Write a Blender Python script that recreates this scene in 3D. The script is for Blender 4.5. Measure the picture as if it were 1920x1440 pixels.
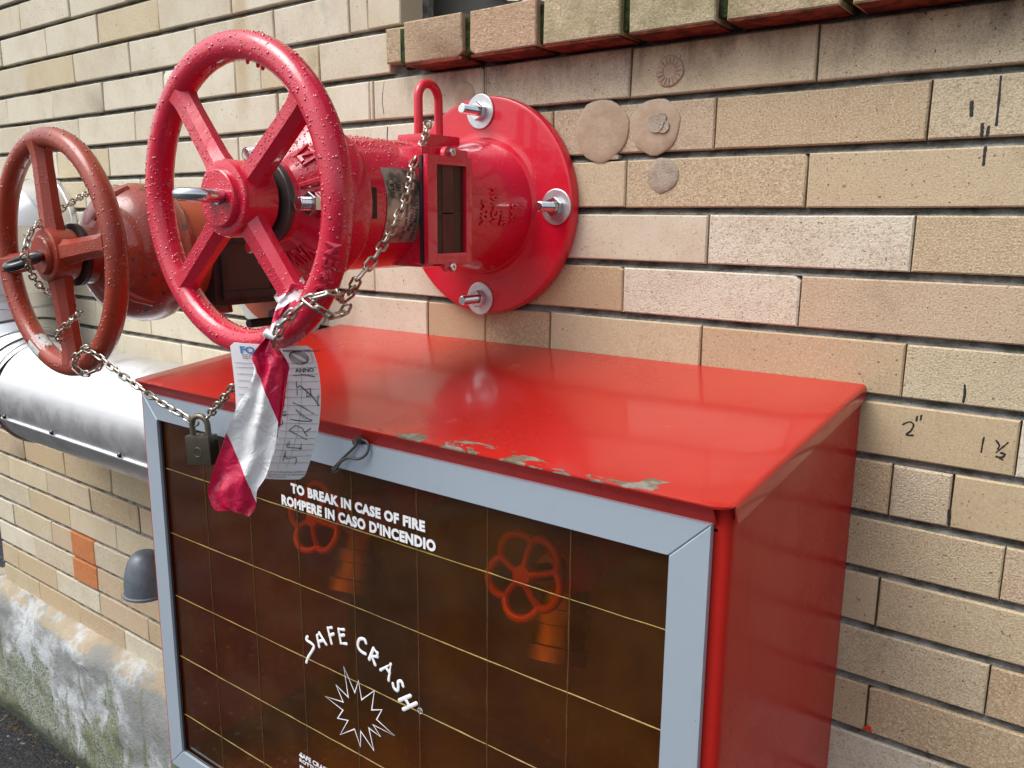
import bpy, bmesh, math, random
from mathutils import Vector, Matrix
random.seed(7)
for o in list(bpy.data.objects): bpy.data.objects.remove(o)
sc = bpy.context.scene
COL = sc.collection
rad = math.radians

# ---------------------------------------------------------------- camera
YAW, PITCH, ROLL, FPX, CY, CZ = 0.6418466, -0.1973265, 0.0083785, 1556.99, -1.067862, -0.240606
def cam_axes():
    cy, sy, cp, sp = math.cos(YAW), math.sin(YAW), math.cos(PITCH), math.sin(PITCH)
    f = Vector((-sy*cp, cy*cp, sp)); r = Vector((cy, sy, 0)); u = r.cross(f)
    cr, sr = math.cos(ROLL), math.sin(ROLL)
    return cr*r + sr*u, -sr*r + cr*u, f
CR, CU, CF = cam_axes(); CP = Vector((0, CY, CZ))
cd = bpy.data.cameras.new('camera'); cam = bpy.data.objects.new('camera', cd); COL.objects.link(cam)
M = Matrix((CR, CU, -CF)).transposed().to_4x4(); M.translation = CP
cam.matrix_world = M
cd.sensor_width = 36; cd.lens = FPX/1920*36; cd.clip_start = 0.02; cd.clip_end = 400
sc.camera = cam
def project(p):
    d = Vector(p) - CP; z = d.dot(CF)
    return 960 + FPX*d.dot(CR)/z, 720 - FPX*d.dot(CU)/z

# ---------------------------------------------------------------- world, sun, exposure
SUN_AZ, SUN_EL = rad(234), rad(57)      # azimuth of the sun, measured from +x towards +y
w = bpy.data.worlds.new('World'); sc.world = w; w.use_nodes = True
nt = w.node_tree; nt.nodes.clear()
sky = nt.nodes.new('ShaderNodeTexSky'); sky.sky_type = 'NISHITA'; sky.sun_disc = False
sky.sun_elevation = SUN_EL; sky.sun_rotation = rad(90) - SUN_AZ; sky.dust_density = 4.0; sky.air_density = 1.0
hs = nt.nodes.new('ShaderNodeHueSaturation'); hs.inputs['Saturation'].default_value = 0.36
bg = nt.nodes.new('ShaderNodeBackground'); bg.inputs['Strength'].default_value = 0.13
wo = nt.nodes.new('ShaderNodeOutputWorld')
nt.links.new(sky.outputs[0], hs.inputs['Color']); nt.links.new(hs.outputs[0], bg.inputs[0]); nt.links.new(bg.outputs[0], wo.inputs[0])
sl = bpy.data.lights.new('sun', 'SUN'); sl.energy = 1.2; sl.angle = rad(40); sl.color = (1.0, 0.97, 0.93)
so = bpy.data.objects.new('sun', sl); COL.objects.link(so)
sd = Vector((math.cos(SUN_EL)*math.cos(SUN_AZ), math.cos(SUN_EL)*math.sin(SUN_AZ), math.sin(SUN_EL)))
so.rotation_euler = sd.to_track_quat('Z', 'Y').to_euler(); so.location = (0, -3, 4)
vs = sc.view_settings; vs.view_transform = 'Standard'; vs.look = 'None'; vs.exposure = 0.74; vs.gamma = 1; vs.use_curve_mapping = False

# ---------------------------------------------------------------- helpers: meshes and objects
class MB:
    def __init__(s): s.v = []; s.f = []
    def add(s, vs, fs, mat=None):
        n = len(s.v)
        s.v += [tuple(mat @ Vector(p)) if mat else tuple(p) for p in vs]
        s.f += [tuple(i+n for i in f) for f in fs]
        return s
    def box(s, x0, x1, y0, y1, z0, z1, b=0.0, mat=None):
        if x0 > x1: x0, x1 = x1, x0
        if y0 > y1: y0, y1 = y1, y0
        if z0 > z1: z0, z1 = z1, z0
        if b <= 0:
            vs = [(x, y, z) for x in (x0, x1) for y in (y0, y1) for z in (z0, z1)]
            return s.add(vs, [(0,1,3,2),(4,6,7,5),(0,4,5,1),(2,3,7,6),(0,2,6,4),(1,5,7,3)], mat)
        bm = bmesh.new(); bmesh.ops.create_cube(bm, size=1)
        for v in bm.verts:
            v.co = Vector(((x0+x1)/2 + v.co.x*(x1-x0), (y0+y1)/2 + v.co.y*(y1-y0), (z0+z1)/2 + v.co.z*(z1-z0)))
        bmesh.ops.bevel(bm, geom=bm.edges[:], offset=b, segments=2, profile=0.7, affect='EDGES')
        bm.verts.index_update()
        s.add([v.co for v in bm.verts], [tuple(v.index for v in f.verts) for f in bm.faces], mat); bm.free(); return s
    def lathe(s, prof, mat=None, n=48, cap=True):
        """profile of (t, r) turned about the local z axis"""
        vs = []; fs = []
        for t, r in prof:
            for k in range(n):
                a = 2*math.pi*k/n; vs.append((r*math.cos(a), r*math.sin(a), t))
        m = len(prof)
        for i in range(m-1):
            for k in range(n):
                k2 = (k+1) % n
                fs.append((i*n+k, i*n+k2, (i+1)*n+k2, (i+1)*n+k))
        if cap:
            fs.append(tuple(range(n-1, -1, -1))); fs.append(tuple((m-1)*n+k for k in range(n)))
        return s.add(vs, fs, mat)
    def sweep(s, pts, r, n=10, closed=False, prof=None, mat=None, up=None):
        """tube (radius r or list) or profile (list of (a, b)) along the points"""
        P = [Vector(p) for p in pts]; m = len(P)
        T = []
        for i in range(m):
            if closed: t = P[(i+1) % m] - P[i-1]
            else: t = P[min(i+1, m-1)] - P[max(i-1, 0)]
            T.append(t.normalized())
        u = Vector(up) if up else (Vector((0,0,1)) if abs(T[0].z) < 0.9 else Vector((1,0,0)))
        u = (u - T[0]*u.dot(T[0])).normalized()
        vs = []; fs = []
        k = len(prof) if prof else n
        for i in range(m):
            if up: u = Vector(up)
            u = (u - T[i]*u.dot(T[i])).normalized(); w_ = T[i].cross(u)
            rr = r[i] if isinstance(r, (list, tuple)) else r
            for j in range(k):
                if prof: a, b = prof[j][0]*rr, prof[j][1]*rr
                else: a, b = rr*math.cos(2*math.pi*j/n), rr*math.sin(2*math.pi*j/n)
                vs.append(P[i] + u*a + w_*b)
        for i in range(m if closed else m-1):
            i2 = (i+1) % m
            for j in range(k):
                j2 = (j+1) % k
                fs.append((i*k+j, i*k+j2, i2*k+j2, i2*k+j))
        if not closed:
            fs.append(tuple(range(k-1, -1, -1))); fs.append(tuple((m-1)*k+j for j in range(k)))
        return s.add(vs, fs, mat)
    def torus(s, R, r, n=64, k=14, mat=None, squash=1.0):
        vs = []; fs = []
        for i in range(n):
            a = 2*math.pi*i/n
            for j in range(k):
                b = 2*math.pi*j/k; q = R + r*math.cos(b)
                vs.append((q*math.cos(a), q*math.sin(a), r*squash*math.sin(b)))
        for i in range(n):
            for j in range(k):
                i2, j2 = (i+1) % n, (j+1) % k
                fs.append((i*k+j, i2*k+j, i2*k+j2, i*k+j2))
        return s.add(vs, fs, mat)
    def drop(s, p, nrm, r, sq=0.55, n=6):
        nrm = Vector(nrm).normalized(); a = nrm.orthogonal().normalized(); b = nrm.cross(a); p = Vector(p)
        vs = [p + nrm*r*sq]
        for rr, h in ((0.72, 0.7), (1.0, 0.0)):
            for k in range(n):
                t = 2*math.pi*k/n + rr
                vs.append(p + (a*math.cos(t) + b*math.sin(t))*r*rr + nrm*r*sq*(h if h else -0.25))
        fs = [(0, 1+k, 1+(k+1) % n) for k in range(n)] + [(1+k, 1+n+k, 1+n+(k+1) % n, 1+(k+1) % n) for k in range(n)]
        return s.add(vs, fs)
    def grid(s, rows):
        nr, nc = len(rows), len(rows[0])
        return s.add([p for r in rows for p in r], [(i*nc+j, i*nc+j+1, (i+1)*nc+j+1, (i+1)*nc+j) for i in range(nr-1) for j in range(nc-1)])
    def sheet(s, rows, t, nrm, cols=None):
        """grid of points given a thickness t along -nrm"""
        nr, nc = len(rows), len(rows[0]); nv = Vector(nrm)*t
        top = [Vector(p) for r in rows for p in r]; N = nr*nc
        bot = [p - (Vector(cols[i % nc])*t if cols else nv) for i, p in enumerate(top)]
        fs = []
        for i in range(nr-1):
            for j in range(nc-1):
                q = (i*nc+j, i*nc+j+1, (i+1)*nc+j+1, (i+1)*nc+j); fs.append(q); fs.append(tuple(N+k for k in reversed(q)))
        rim = [j for j in range(nc)] + [i*nc+nc-1 for i in range(1, nr)] + [(nr-1)*nc+j for j in range(nc-2, -1, -1)] + [i*nc for i in range(nr-2, 0, -1)]
        for a, b in zip(rim, rim[1:] + rim[:1]): fs.append((a, N+a, N+b, b))
        return s.add(top + bot, fs)

def frame(origin, zdir, xdir=(0,0,1)):
    """matrix whose local z points along zdir"""
    z = Vector(zdir).normalized(); x = Vector(xdir); x = (x - z*x.dot(z))
    if x.length < 1e-6: x = z.orthogonal()
    x.normalize(); y = z.cross(x)
    m = Matrix((x, y, z)).transposed().to_4x4(); m.translation = Vector(origin); return m

WL = {}
def wl(o): return WL[o.name] if o else Vector((0,0,0))
def mesh_of(mb, name, mat, smooth, c):
    me = bpy.data.meshes.new(name)
    me.from_pydata([(p[0]-c.x, p[1]-c.y, p[2]-c.z) for p in mb.v], [], mb.f); me.update()
    if smooth:
        me.shade_smooth(); me.set_sharp_from_angle(angle=rad(smooth))
    if mat: me.materials.append(mat)
    return me
def obj(name, mb, mat, parent=None, smooth=38, c=None):
    if c is None:
        lo = [min(p[i] for p in mb.v) for i in range(3)]; hi = [max(p[i] for p in mb.v) for i in range(3)]
        c = Vector([(a+b)/2 for a, b in zip(lo, hi)])
    o = bpy.data.objects.new(name, mesh_of(mb, name, mat, smooth, c)); COL.objects.link(o)
    o.parent = parent; o.location = c - wl(parent); WL[o.name] = c
    return o
def tag(o, label=None, cat=None, group=None, kind=None):
    for k, v in (('label', label), ('category', cat), ('group', group), ('kind', kind)):
        if v: o[k] = v
    return o
def thing(name, label, cat, loc, group=None):
    o = bpy.data.objects.new(name, None); COL.objects.link(o); o.location = loc; o.empty_display_size = 0.05
    WL[o.name] = Vector(loc); return tag(o, label, cat, group)
def copy_part(src, loc, parent, rot=None):
    o = src.copy(); COL.objects.link(o); o.parent = parent; o.location = Vector(loc) - wl(parent); WL[o.name] = Vector(loc)
    if rot: o.rotation_euler = rot
    return o

def text_mesh(txt, size=1.0, align='LEFT', offset=0.0, spacing=1.0):
    """flat lettering as (vertices2d, faces)"""
    cu = bpy.data.curves.new('t', 'FONT'); cu.body = txt; cu.size = size; cu.align_x = align
    cu.offset = offset; cu.space_character = spacing; cu.resolution_u = 3
    to = bpy.data.objects.new('t', cu); COL.objects.link(to)
    dg = bpy.context.evaluated_depsgraph_get(); dg.update()
    ev = to.evaluated_get(dg); me = ev.to_mesh()
    V = [(v.co.x, v.co.y) for v in me.vertices]; F = [tuple(p.vertices) for p in me.polygons]
    ev.to_mesh_clear(); bpy.data.objects.remove(to); bpy.data.curves.remove(cu)
    return V, F
def relief_on(mb, txt, size, fn, depth, align='LEFT', offset=0.0):
    """raised lettering with side walls: fn(x, y, lift)"""
    cu = bpy.data.curves.new('t', 'FONT'); cu.body = txt; cu.size = size; cu.align_x = align
    cu.offset = offset; cu.resolution_u = 3; cu.extrude = depth/2; cu.bevel_depth = 0.0003; cu.bevel_resolution = 1
    to = bpy.data.objects.new('t', cu); COL.objects.link(to)
    dg = bpy.context.evaluated_depsgraph_get(); dg.update(); ev = to.evaluated_get(dg); me = ev.to_mesh()
    mb.add([fn(v.co.x, v.co.y, v.co.z + depth/2) for v in me.vertices], [tuple(p.vertices) for p in me.polygons])
    ev.to_mesh_clear(); bpy.data.objects.remove(to); bpy.data.curves.remove(cu); return mb
def text_on(mb, txt, size, fn, sx=1.0, **k):
    V, F = text_mesh(txt, size, **k)
    mb.add([fn(x*sx, y) for x, y in V], F); return mb
def lerp(a, b, t): return Vector(a)*(1-t) + Vector(b)*t
def smooth_path(pts, n=6):
    P = [Vector(p) for p in pts]; out = []
    for i in range(len(P)-1):
        a, b, c, d = P[max(i-1,0)], P[i], P[i+1], P[min(i+2, len(P)-1)]
        for k in range(n):
            t = k/n
            out.append(0.5*((2*b) + (c-a)*t + (2*a-5*b+4*c-d)*t*t + (3*b-a-3*c+d)*t**3))
    out.append(P[-1]); return out

# ---------------------------------------------------------------- helpers: materials
class NT:
    def __init__(s, name):
        s.m = bpy.data.materials.new(name); s.m.use_nodes = True; s.t = s.m.node_tree
        s.b = s.t.nodes['Principled BSDF']; s.pos = None
    def n(s, kind, **inp):
        nd = s.t.nodes.new(kind)
        for k, v in inp.items():
            k = k.replace('_', ' ')
            if k in nd.inputs: s.set(nd.inputs[k], v)
            else: setattr(nd, k.replace(' ', '_'), v)
        return nd
    def set(s, sock, v):
        if hasattr(v, 'is_linked') or isinstance(v, bpy.types.NodeSocket): s.t.links.new(v, sock)
        else:
            if sock.type == 'RGBA' and len(v) == 3: v = (*v, 1)
            sock.default_value = v
    def P(s):
        if not s.pos: s.pos = s.n('ShaderNodeNewGeometry').outputs['Position']
        return s.pos
    def mapped(s, scale, src=None):
        mp = s.n('ShaderNodeMapping'); s.set(mp.inputs['Vector'], src or s.P()); mp.inputs['Scale'].default_value = scale if isinstance(scale, (tuple, list)) else (scale,)*3
        return mp.outputs[0]
    def noise(s, scale, detail=4, rough=0.55, vec=None, dist=0.0):
        nd = s.n('ShaderNodeTexNoise'); s.set(nd.inputs['Vector'], vec or s.P())
        nd.inputs['Scale'].default_value = scale; nd.inputs['Detail'].default_value = detail; nd.inputs['Roughness'].default_value = rough; nd.inputs['Distortion'].default_value = dist
        return nd.outputs[0]
    def voro(s, scale, vec=None):
        nd = s.n('ShaderNodeTexVoronoi'); s.set(nd.inputs['Vector'], vec or s.P()); nd.inputs['Scale'].default_value = scale
        return nd.outputs['Distance'], nd.outputs['Color']
    def ramp(s, fac, stops, interp='LINEAR'):
        nd = s.n('ShaderNodeValToRGB'); s.set(nd.inputs[0], fac); cr = nd.color_ramp; cr.interpolation = interp
        while len(cr.elements) < len(stops): cr.elements.new(0.5)
        for e, (p, c) in zip(cr.elements, stops): e.position = p; e.color = (*c, 1) if len(c) == 3 else c
        return nd.outputs[0]
    def step(s, fac, a, b, lo=0.0, hi=1.0):
        nd = s.n('ShaderNodeMapRange'); nd.interpolation_type = 'SMOOTHSTEP'; s.set(nd.inputs['Value'], fac)
        for k, v in (('From Min', a), ('From Max', b), ('To Min', lo), ('To Max', hi)): s.set(nd.inputs[k], v)
        return nd.outputs[0]
    def math(s, op, a, b=0.0, c=0.0):
        nd = s.n('ShaderNodeMath', operation=op)
        for i, v in enumerate((a, b, c)): s.set(nd.inputs[i], v)
        return nd.outputs[0]
    def mix(s, fac, a, b, mode='MIX'):
        nd = s.n('ShaderNodeMix', data_type='RGBA', blend_type=mode)
        s.set(nd.inputs[0], fac); s.set(nd.inputs[6], a); s.set(nd.inputs[7], b); return nd.outputs[2]
    def xyz(s):
        nd = s.n('ShaderNodeSeparateXYZ'); s.set(nd.inputs[0], s.P()); return nd.outputs
    def attr(s, name): return s.n('ShaderNodeAttribute', attribute_name=name).outputs
    def bump(s, h, dist, strength=1.0, prev=None):
        nd = s.n('ShaderNodeBump'); s.set(nd.inputs['Height'], h); nd.inputs['Distance'].default_value = dist; s.set(nd.inputs['Strength'], strength)
        if prev: s.set(nd.inputs['Normal'], prev)
        s.set(s.b.inputs['Normal'], nd.outputs[0]); return nd.outputs[0]
    def bsdf(s, **k):
        for a, v in k.items(): s.set(s.b.inputs[a.replace('_', ' ')], v)
        return s.m

def simple(name, col, rough=0.5, metal=0.0, var=0.08, coat=0.0, nscale=25, bumpd=0.0):
    m = NT(name)
    nz = m.noise(nscale, 5)
    c = m.mix(m.math('MULTIPLY', m.step(nz, 0.35, 0.7), var*4 if var*4 < 1 else 1), col, tuple(x*0.62 for x in col))
    m.bsdf(Base_Color=c, Roughness=m.step(nz, 0.3, 0.7, rough*0.85, min(1, rough*1.2)), Metallic=metal, Coat_Weight=coat, Coat_Roughness=0.08)
    if bumpd: m.bump(m.noise(nscale*9, 4), bumpd, 0.6)
    return m.m

def paint(name, col, rough=0.3, drops=0.0, dark=0.55, wear=0.0, coat=0.6, wth=(0.66, 0.72)):
    """wet gloss paint, drops: strength of fine water beads as relief"""
    m = NT(name)
    big = m.noise(9, 5, 0.6)
    c = m.mix(m.step(big, 0.42, 0.72, 0, 0.5), col, tuple(x*dark for x in col))
    nz = m.noise(140, 3)
    c = m.mix(m.step(nz, 0.62, 0.78, 0, 0.25), c, tuple(x*0.7 for x in col))
    if wear:
        wn = m.noise(38, 6, 0.65, dist=0.6)
        c = m.mix(m.step(wn, wth[0], wth[1], 0, wear), c, (0.045, 0.028, 0.022))
    m.bsdf(Base_Color=c, Roughness=m.step(big, 0.3, 0.7, rough*0.8, rough*1.25), Coat_Weight=coat, Coat_Roughness=0.06, Specular_IOR_Level=0.5)
    p = m.bump(m.noise(75, 4, 0.6), 0.0012, 0.35)
    if drops:
        d, cc = m.voro(165); d2, cc2 = m.voro(330)
        def bead(d, cc, r):
            h = m.math('SQRT', m.math('MAXIMUM', m.math('SUBTRACT', 1.0, m.math('POWER', m.math('DIVIDE', d, r), 2.0)), 0.0))
            return m.math('MULTIPLY', h, m.step(m.n('ShaderNodeSeparateColor', Color=cc).outputs[0], 0.62, 0.63))
        m.bump(m.math('ADD', bead(d, cc, 0.33), m.math('MULTIPLY', bead(d2, cc2, 0.3), 0.5)), 0.0011, drops, p)
    return m.m

MAT = {}
# --- bricks
def brick_mat(name, rough_face=0.5):
    m = NT(name); a = m.attr('rnd'); r1 = a['Fac']; r2 = m.attr('rnb')['Fac']
    off = m.n('ShaderNodeCombineXYZ', X=m.math('MULTIPLY', r1, 13.0), Y=m.math('MULTIPLY', r2, 7.0), Z=m.math('MULTIPLY', r1, 31.0)).outputs[0]
    va = m.n('ShaderNodeVectorMath', operation='ADD'); m.set(va.inputs[0], m.P()); m.set(va.inputs[1], off); pv = va.outputs[0]
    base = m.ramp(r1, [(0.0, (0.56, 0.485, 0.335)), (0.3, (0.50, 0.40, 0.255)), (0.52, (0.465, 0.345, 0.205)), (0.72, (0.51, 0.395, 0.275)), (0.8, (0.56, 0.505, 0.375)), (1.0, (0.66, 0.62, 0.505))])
    cloud = m.noise(11, 5, 0.6, pv)
    base = m.mix(m.step(cloud, 0.4, 0.68, 0, 0.55), base, m.mix(0.5, base, (0.42, 0.31, 0.19)))
    gr = m.step(r2, 0.2, 0.8, 0.25, 1.0)
    fine = m.noise(430, 2, 0.5, pv)
    base = m.mix(m.math('MULTIPLY', m.step(fine, 0.52, 0.66, 0, 0.55), gr), base, (0.68, 0.62, 0.50))
    base = m.mix(m.math('MULTIPLY', m.step(fine, 0.46, 0.34, 0, 0.50), gr), base, (0.27, 0.19, 0.115))
    base = m.mix(m.math('MULTIPLY', m.step(m.noise(90, 4, 0.6, pv), 0.5, 0.72, 0, 0.4), gr), base, (0.38, 0.27, 0.17))
    base = m.mix(m.step(m.noise(300, 2, 0.5, pv), 0.66, 0.72, 0, 0.5), base, (0.20, 0.14, 0.085))
    # dark pinholes
    pit = m.step(m.noise(235, 2, 0.4, pv), 0.715, 0.75)
    base = m.mix(m.math('MULTIPLY', pit, 0.75), base, (0.075, 0.05, 0.03))
    # soot and rain stains, each with its own shape
    st = m.noise(7.5, 5, 0.62, m.mapped((1.0, 1.0, 0.55)))
    base = m.mix(m.step(st, 0.58, 0.76, 0, 0.42), base, (0.20, 0.155, 0.10))
    X = m.xyz()
    # rust run below a fixing above the frame, left of the window
    run = m.math('MULTIPLY', m.step(m.math('ABSOLUTE', m.math('ADD', m.math('ADD', X[0], 1.475), m.math('MULTIPLY', m.math('SUBTRACT', m.noise(14, 3), 0.5), 0.03))), 0.034, 0.006), m.step(X[2], -0.16, 0.12))
    base = m.mix(m.math('MULTIPLY', run, 0.45), base, (0.36, 0.22, 0.06))
    # soot washed down from the sill
    soot = m.math('MULTIPLY', m.step(X[2], -0.085, 0.0), m.math('MULTIPLY', m.step(X[2], 0.02, 0.004), m.step(X[0], -1.06, -1.0)))
    base = m.mix(m.math('MULTIPLY', soot, m.step(m.noise(16, 5, 0.65, m.mapped((1, 1, 0.4))), 0.38, 0.66, 0, 0.75)), base, (0.09, 0.065, 0.045))
    m.bsdf(Base_Color=base, Roughness=0.82, Specular_IOR_Level=0.25)
    str_ = m.step(r2, 0.25, 0.75, 0.12, 1.0)
    p = m.bump(fine, 0.0014, m.math('MULTIPLY', str_, rough_face))
    p = m.bump(m.noise(800, 2, 0.6, pv), 0.0007, m.math('MULTIPLY', str_, rough_face), p)
    m.bump(m.math('SUBTRACT', 1.0, pit), 0.0025, 0.7, p)
    return m.m
MAT['brick'] = brick_mat('buff_brick', 0.75)
def sill_mat():
    m = NT('sill_brick'); r1 = m.attr('rnd')['Fac']
    base = m.ramp(r1, [(0, (0.52, 0.42, 0.28)), (0.5, (0.52, 0.36, 0.24)), (1.0, (0.47, 0.42, 0.27))])
    n1 = m.noise(45, 5, 0.7); n2 = m.noise(260, 4, 0.7)
    base = m.mix(m.step(n1, 0.48, 0.72, 0, 0.5), base, (0.24, 0.19, 0.11))
    base = m.mix(m.step(n2, 0.52, 0.68, 0, 0.7), base, (0.70, 0.61, 0.45))
    base = m.mix(m.step(n2, 0.42, 0.33, 0, 0.6), base, (0.08, 0.06, 0.035))
    X = m.xyz()
    base = m.mix(m.math('MULTIPLY', m.step(m.noise(20, 4), 0.45, 0.62), m.step(X[0], -0.9, -0.4, 0.08, 0.5)), base, (0.20, 0.20, 0.08))
    m.bsdf(Base_Color=base, Roughness=0.9, Specular_IOR_Level=0.2)
    p = m.bump(m.noise(170, 5, 0.75), 0.004, 0.9); m.bump(m.noise(520, 3, 0.7), 0.0014, 0.8, p)
    return m.m
MAT['sill'] = sill_mat()
def mossy(name, a, b, scale=60, th=(0.4, 0.6), bumpd=0.003, rough=0.95):
    m = NT(name); n1 = m.noise(scale, 5, 0.7)
    m.bsdf(Base_Color=m.mix(m.step(n1, *th), a, b), Roughness=rough, Specular_IOR_Level=0.2)
    m.bump(m.noise(scale*6, 4, 0.7), bumpd, 0.9); return m.m
MAT['moss'] = mossy('moss', (0.045, 0.075, 0.018), (0.02, 0.022, 0.012), 55)
MAT['mortar'] = mossy('raked_mortar', (0.30, 0.30, 0.28), (0.10, 0.10, 0.085), 30, (0.36, 0.66), 0.004)
MAT['shaded_underside'] = mossy('shaded_underside', (0.26, 0.06, 0.035), (0.10, 0.03, 0.02), 40)  # underside of the sill bricks, its shade put into the dark red
MAT['orange_brick'] = mossy('orange_brick', (0.50, 0.19, 0.075), (0.42, 0.15, 0.06), 60, (0.4, 0.7), 0.001)
def plinth_mat():
    m = NT('mossy_concrete'); X = m.xyz()
    n1 = m.noise(4.2, 6, 0.65); n2 = m.noise(26, 5, 0.7); n3 = m.noise(150, 4, 0.7)
    base = m.mix(m.step(n1, 0.42, 0.56), (0.24, 0.25, 0.245), (0.50, 0.53, 0.545))
    base = m.mix(m.step(n2, 0.5, 0.7, 0, 0.6), base, (0.20, 0.19, 0.155))
    base = m.mix(m.step(n3, 0.58, 0.72, 0, 0.5), base, (0.11, 0.10, 0.08))
    # run-off moss in streaks, thicker near the ground
    streak = m.noise(6.0, 5, 0.6, m.mapped((1.6, 1, 0.35)), 0.4)
    low = m.step(X[2], -1.46, -1.86)
    mo = m.step(m.math('ADD', m.math('MULTIPLY', low, 0.24), m.math('ADD', m.math('MULTIPLY', streak, 0.9), m.math('MULTIPLY', n2, 0.1))), 0.57, 0.66)
    base = m.mix(m.math('MULTIPLY', mo, m.step(n3, 0.38, 0.62, 0.35, 0.95)), base, m.mix(m.step(n2, 0.4, 0.65), (0.075, 0.10, 0.025), (0.15, 0.165, 0.06)))
    base = m.mix(m.math('MULTIPLY', m.step(m.math('ADD', X[2], m.math('MULTIPLY', m.math('SUBTRACT', n2, 0.5), 0.10)), -1.80, -1.87), 0.85), base, (0.035, 0.04, 0.025))
    base = m.mix(m.step(m.math('ADD', X[2], m.math('MULTIPLY', n2, 0.05)), -1.462, -1.444, 0, m.step(m.noise(13, 5, 0.65), 0.40, 0.58, 0.1, 0.8)), base, (0.40, 0.32, 0.21))
    m.bsdf(Base_Color=base, Roughness=0.9, Specular_IOR_Level=0.25)
    p = m.bump(n2, 0.008, 0.7); m.bump(n3, 0.004, 0.8, p); return m.m
MAT['plinth'] = plinth_mat()
def asphalt_mat():
    m = NT('wet_asphalt'); d, cc = m.voro(110); n1 = m.noise(3, 4); n2 = m.noise(70, 4, 0.7)
    g = m.n('ShaderNodeSeparateColor', Color=cc).outputs[0]
    base = m.ramp(g, [(0, (0.008, 0.009, 0.011)), (0.8, (0.018, 0.019, 0.021)), (0.96, (0.036, 0.036, 0.037)), (1, (0.2, 0.19, 0.17))])
    m.bsdf(Base_Color=base, Roughness=m.step(n1, 0.35, 0.7, 0.5, 0.8), Specular_IOR_Level=0.3)
    p = m.bump(m.math('SUBTRACT', 1.0, d), 0.004, 0.7); m.bump(n2, 0.005, 0.6, p); return m.m
MAT['asphalt'] = asphalt_mat()
# --- paints and metals
MAT['valve_red'] = paint('wet_crimson_paint', (0.60, 0.007, 0.040), 0.27, drops=0.5, dark=0.8, coat=0.7)
MAT['valve_flange'] = paint('flange_red_paint', (0.60, 0.006, 0.026), 0.33, drops=0.12, dark=0.8, coat=0.4)
MAT['drop_red'] = NT('water_on_red').bsdf(Base_Color=(0.60, 0.012, 0.05), Roughness=0.04, Specular_IOR_Level=0.7, Coat_Weight=1.0, Coat_Roughness=0.02)
MAT['old_red'] = paint('weathered_oxide_red_paint', (0.32, 0.036, 0.013), 0.34, drops=0.4, dark=0.5, wear=0.85, coat=0.3)
MAT['old_orange'] = paint('faded_orange_red_paint', (0.36, 0.058, 0.014), 0.5, drops=0.2, dark=0.42, wear=0.8, coat=0.15)
MAT['old_bell'] = paint('grimy_oxide_red_paint', (0.30, 0.034, 0.016), 0.30, drops=0.5, dark=0.32, wear=0.9, coat=0.45, wth=(0.56, 0.64))
MAT['target'] = simple('faded_target_band', (0.085, 0.02, 0.014), 0.6, 0, 0.1)
MAT['drop_old'] = NT('water_on_oxide_red').bsdf(Base_Color=(0.30, 0.05, 0.03), Roughness=0.04, Specular_IOR_Level=0.7, Coat_Weight=1.0, Coat_Roughness=0.02)
MAT['dark_iron'] = simple('dark_grimy_iron', (0.028, 0.014, 0.012), 0.6, 0.2, 0.2)
MAT['steel'] = simple('galvanised_steel', (0.62, 0.65, 0.68), 0.30, 1.0, 0.08, nscale=60)
MAT['zinc'] = simple('zinc_washer', (0.66, 0.68, 0.70), 0.42, 0.9, 0.06, nscale=80)
MAT['chrome'] = simple('polished_steel', (0.72, 0.74, 0.76), 0.16, 1.0, 0.06, nscale=60)
MAT['chain'] = simple('chain_steel', (0.50, 0.46, 0.39), 0.30, 1.0, 0.12, nscale=90)
MAT['rubber'] = simple('black_rubber', (0.018, 0.018, 0.02), 0.5, 0, 0.1)
MAT['black'] = simple('black_paint', (0.012, 0.012, 0.014), 0.3, 0, 0.1, coat=0.5)
MAT['ring_grey'] = simple('dull_grey_steel', (0.11, 0.105, 0.10), 0.5, 0.5, 0.15)
MAT['lock'] = simple('tarnished_lock', (0.14, 0.125, 0.095), 0.38, 0.85, 0.22, nscale=50)
MAT['shackle'] = simple('rusty_shackle', (0.20, 0.175, 0.13), 0.42, 0.8, 0.25, nscale=120)
MAT['lead'] = simple('grey_bell_metal', (0.16, 0.185, 0.215), 0.5, 0.3, 0.15, nscale=40)
def clad_mat():
    m = NT('aluminium_cladding')
    br = m.noise(60, 4, 0.6, m.mapped((0.05, 1, 1)))
    sp = m.noise(18, 5, 0.65)
    m.bsdf(Base_Color=m.mix(m.step(sp, 0.45, 0.75, 0, 0.4), (0.80, 0.81, 0.83), (0.60, 0.61, 0.62)), Metallic=1.0, Roughness=m.step(sp, 0.3, 0.75, 0.34, 0.50))
    m.bump(br, 0.0006, 0.4); return m.m
MAT['clad'] = clad_mat()
def frame_mat():
    m = NT('satin_aluminium_frame'); n1 = m.noise(30, 5, 0.65); n2 = m.noise(230, 3, 0.6)
    c = m.mix(m.step(n1, 0.5, 0.75, 0, 0.3), (0.42, 0.50, 0.58), (0.36, 0.42, 0.485))
    c = m.mix(m.step(n2, 0.73, 0.76, 0, 0.6), c, (0.13, 0.13, 0.14))
    m.bsdf(Base_Color=c, Metallic=0.35, Roughness=0.42); return m.m
MAT['frame'] = frame_mat()
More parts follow.
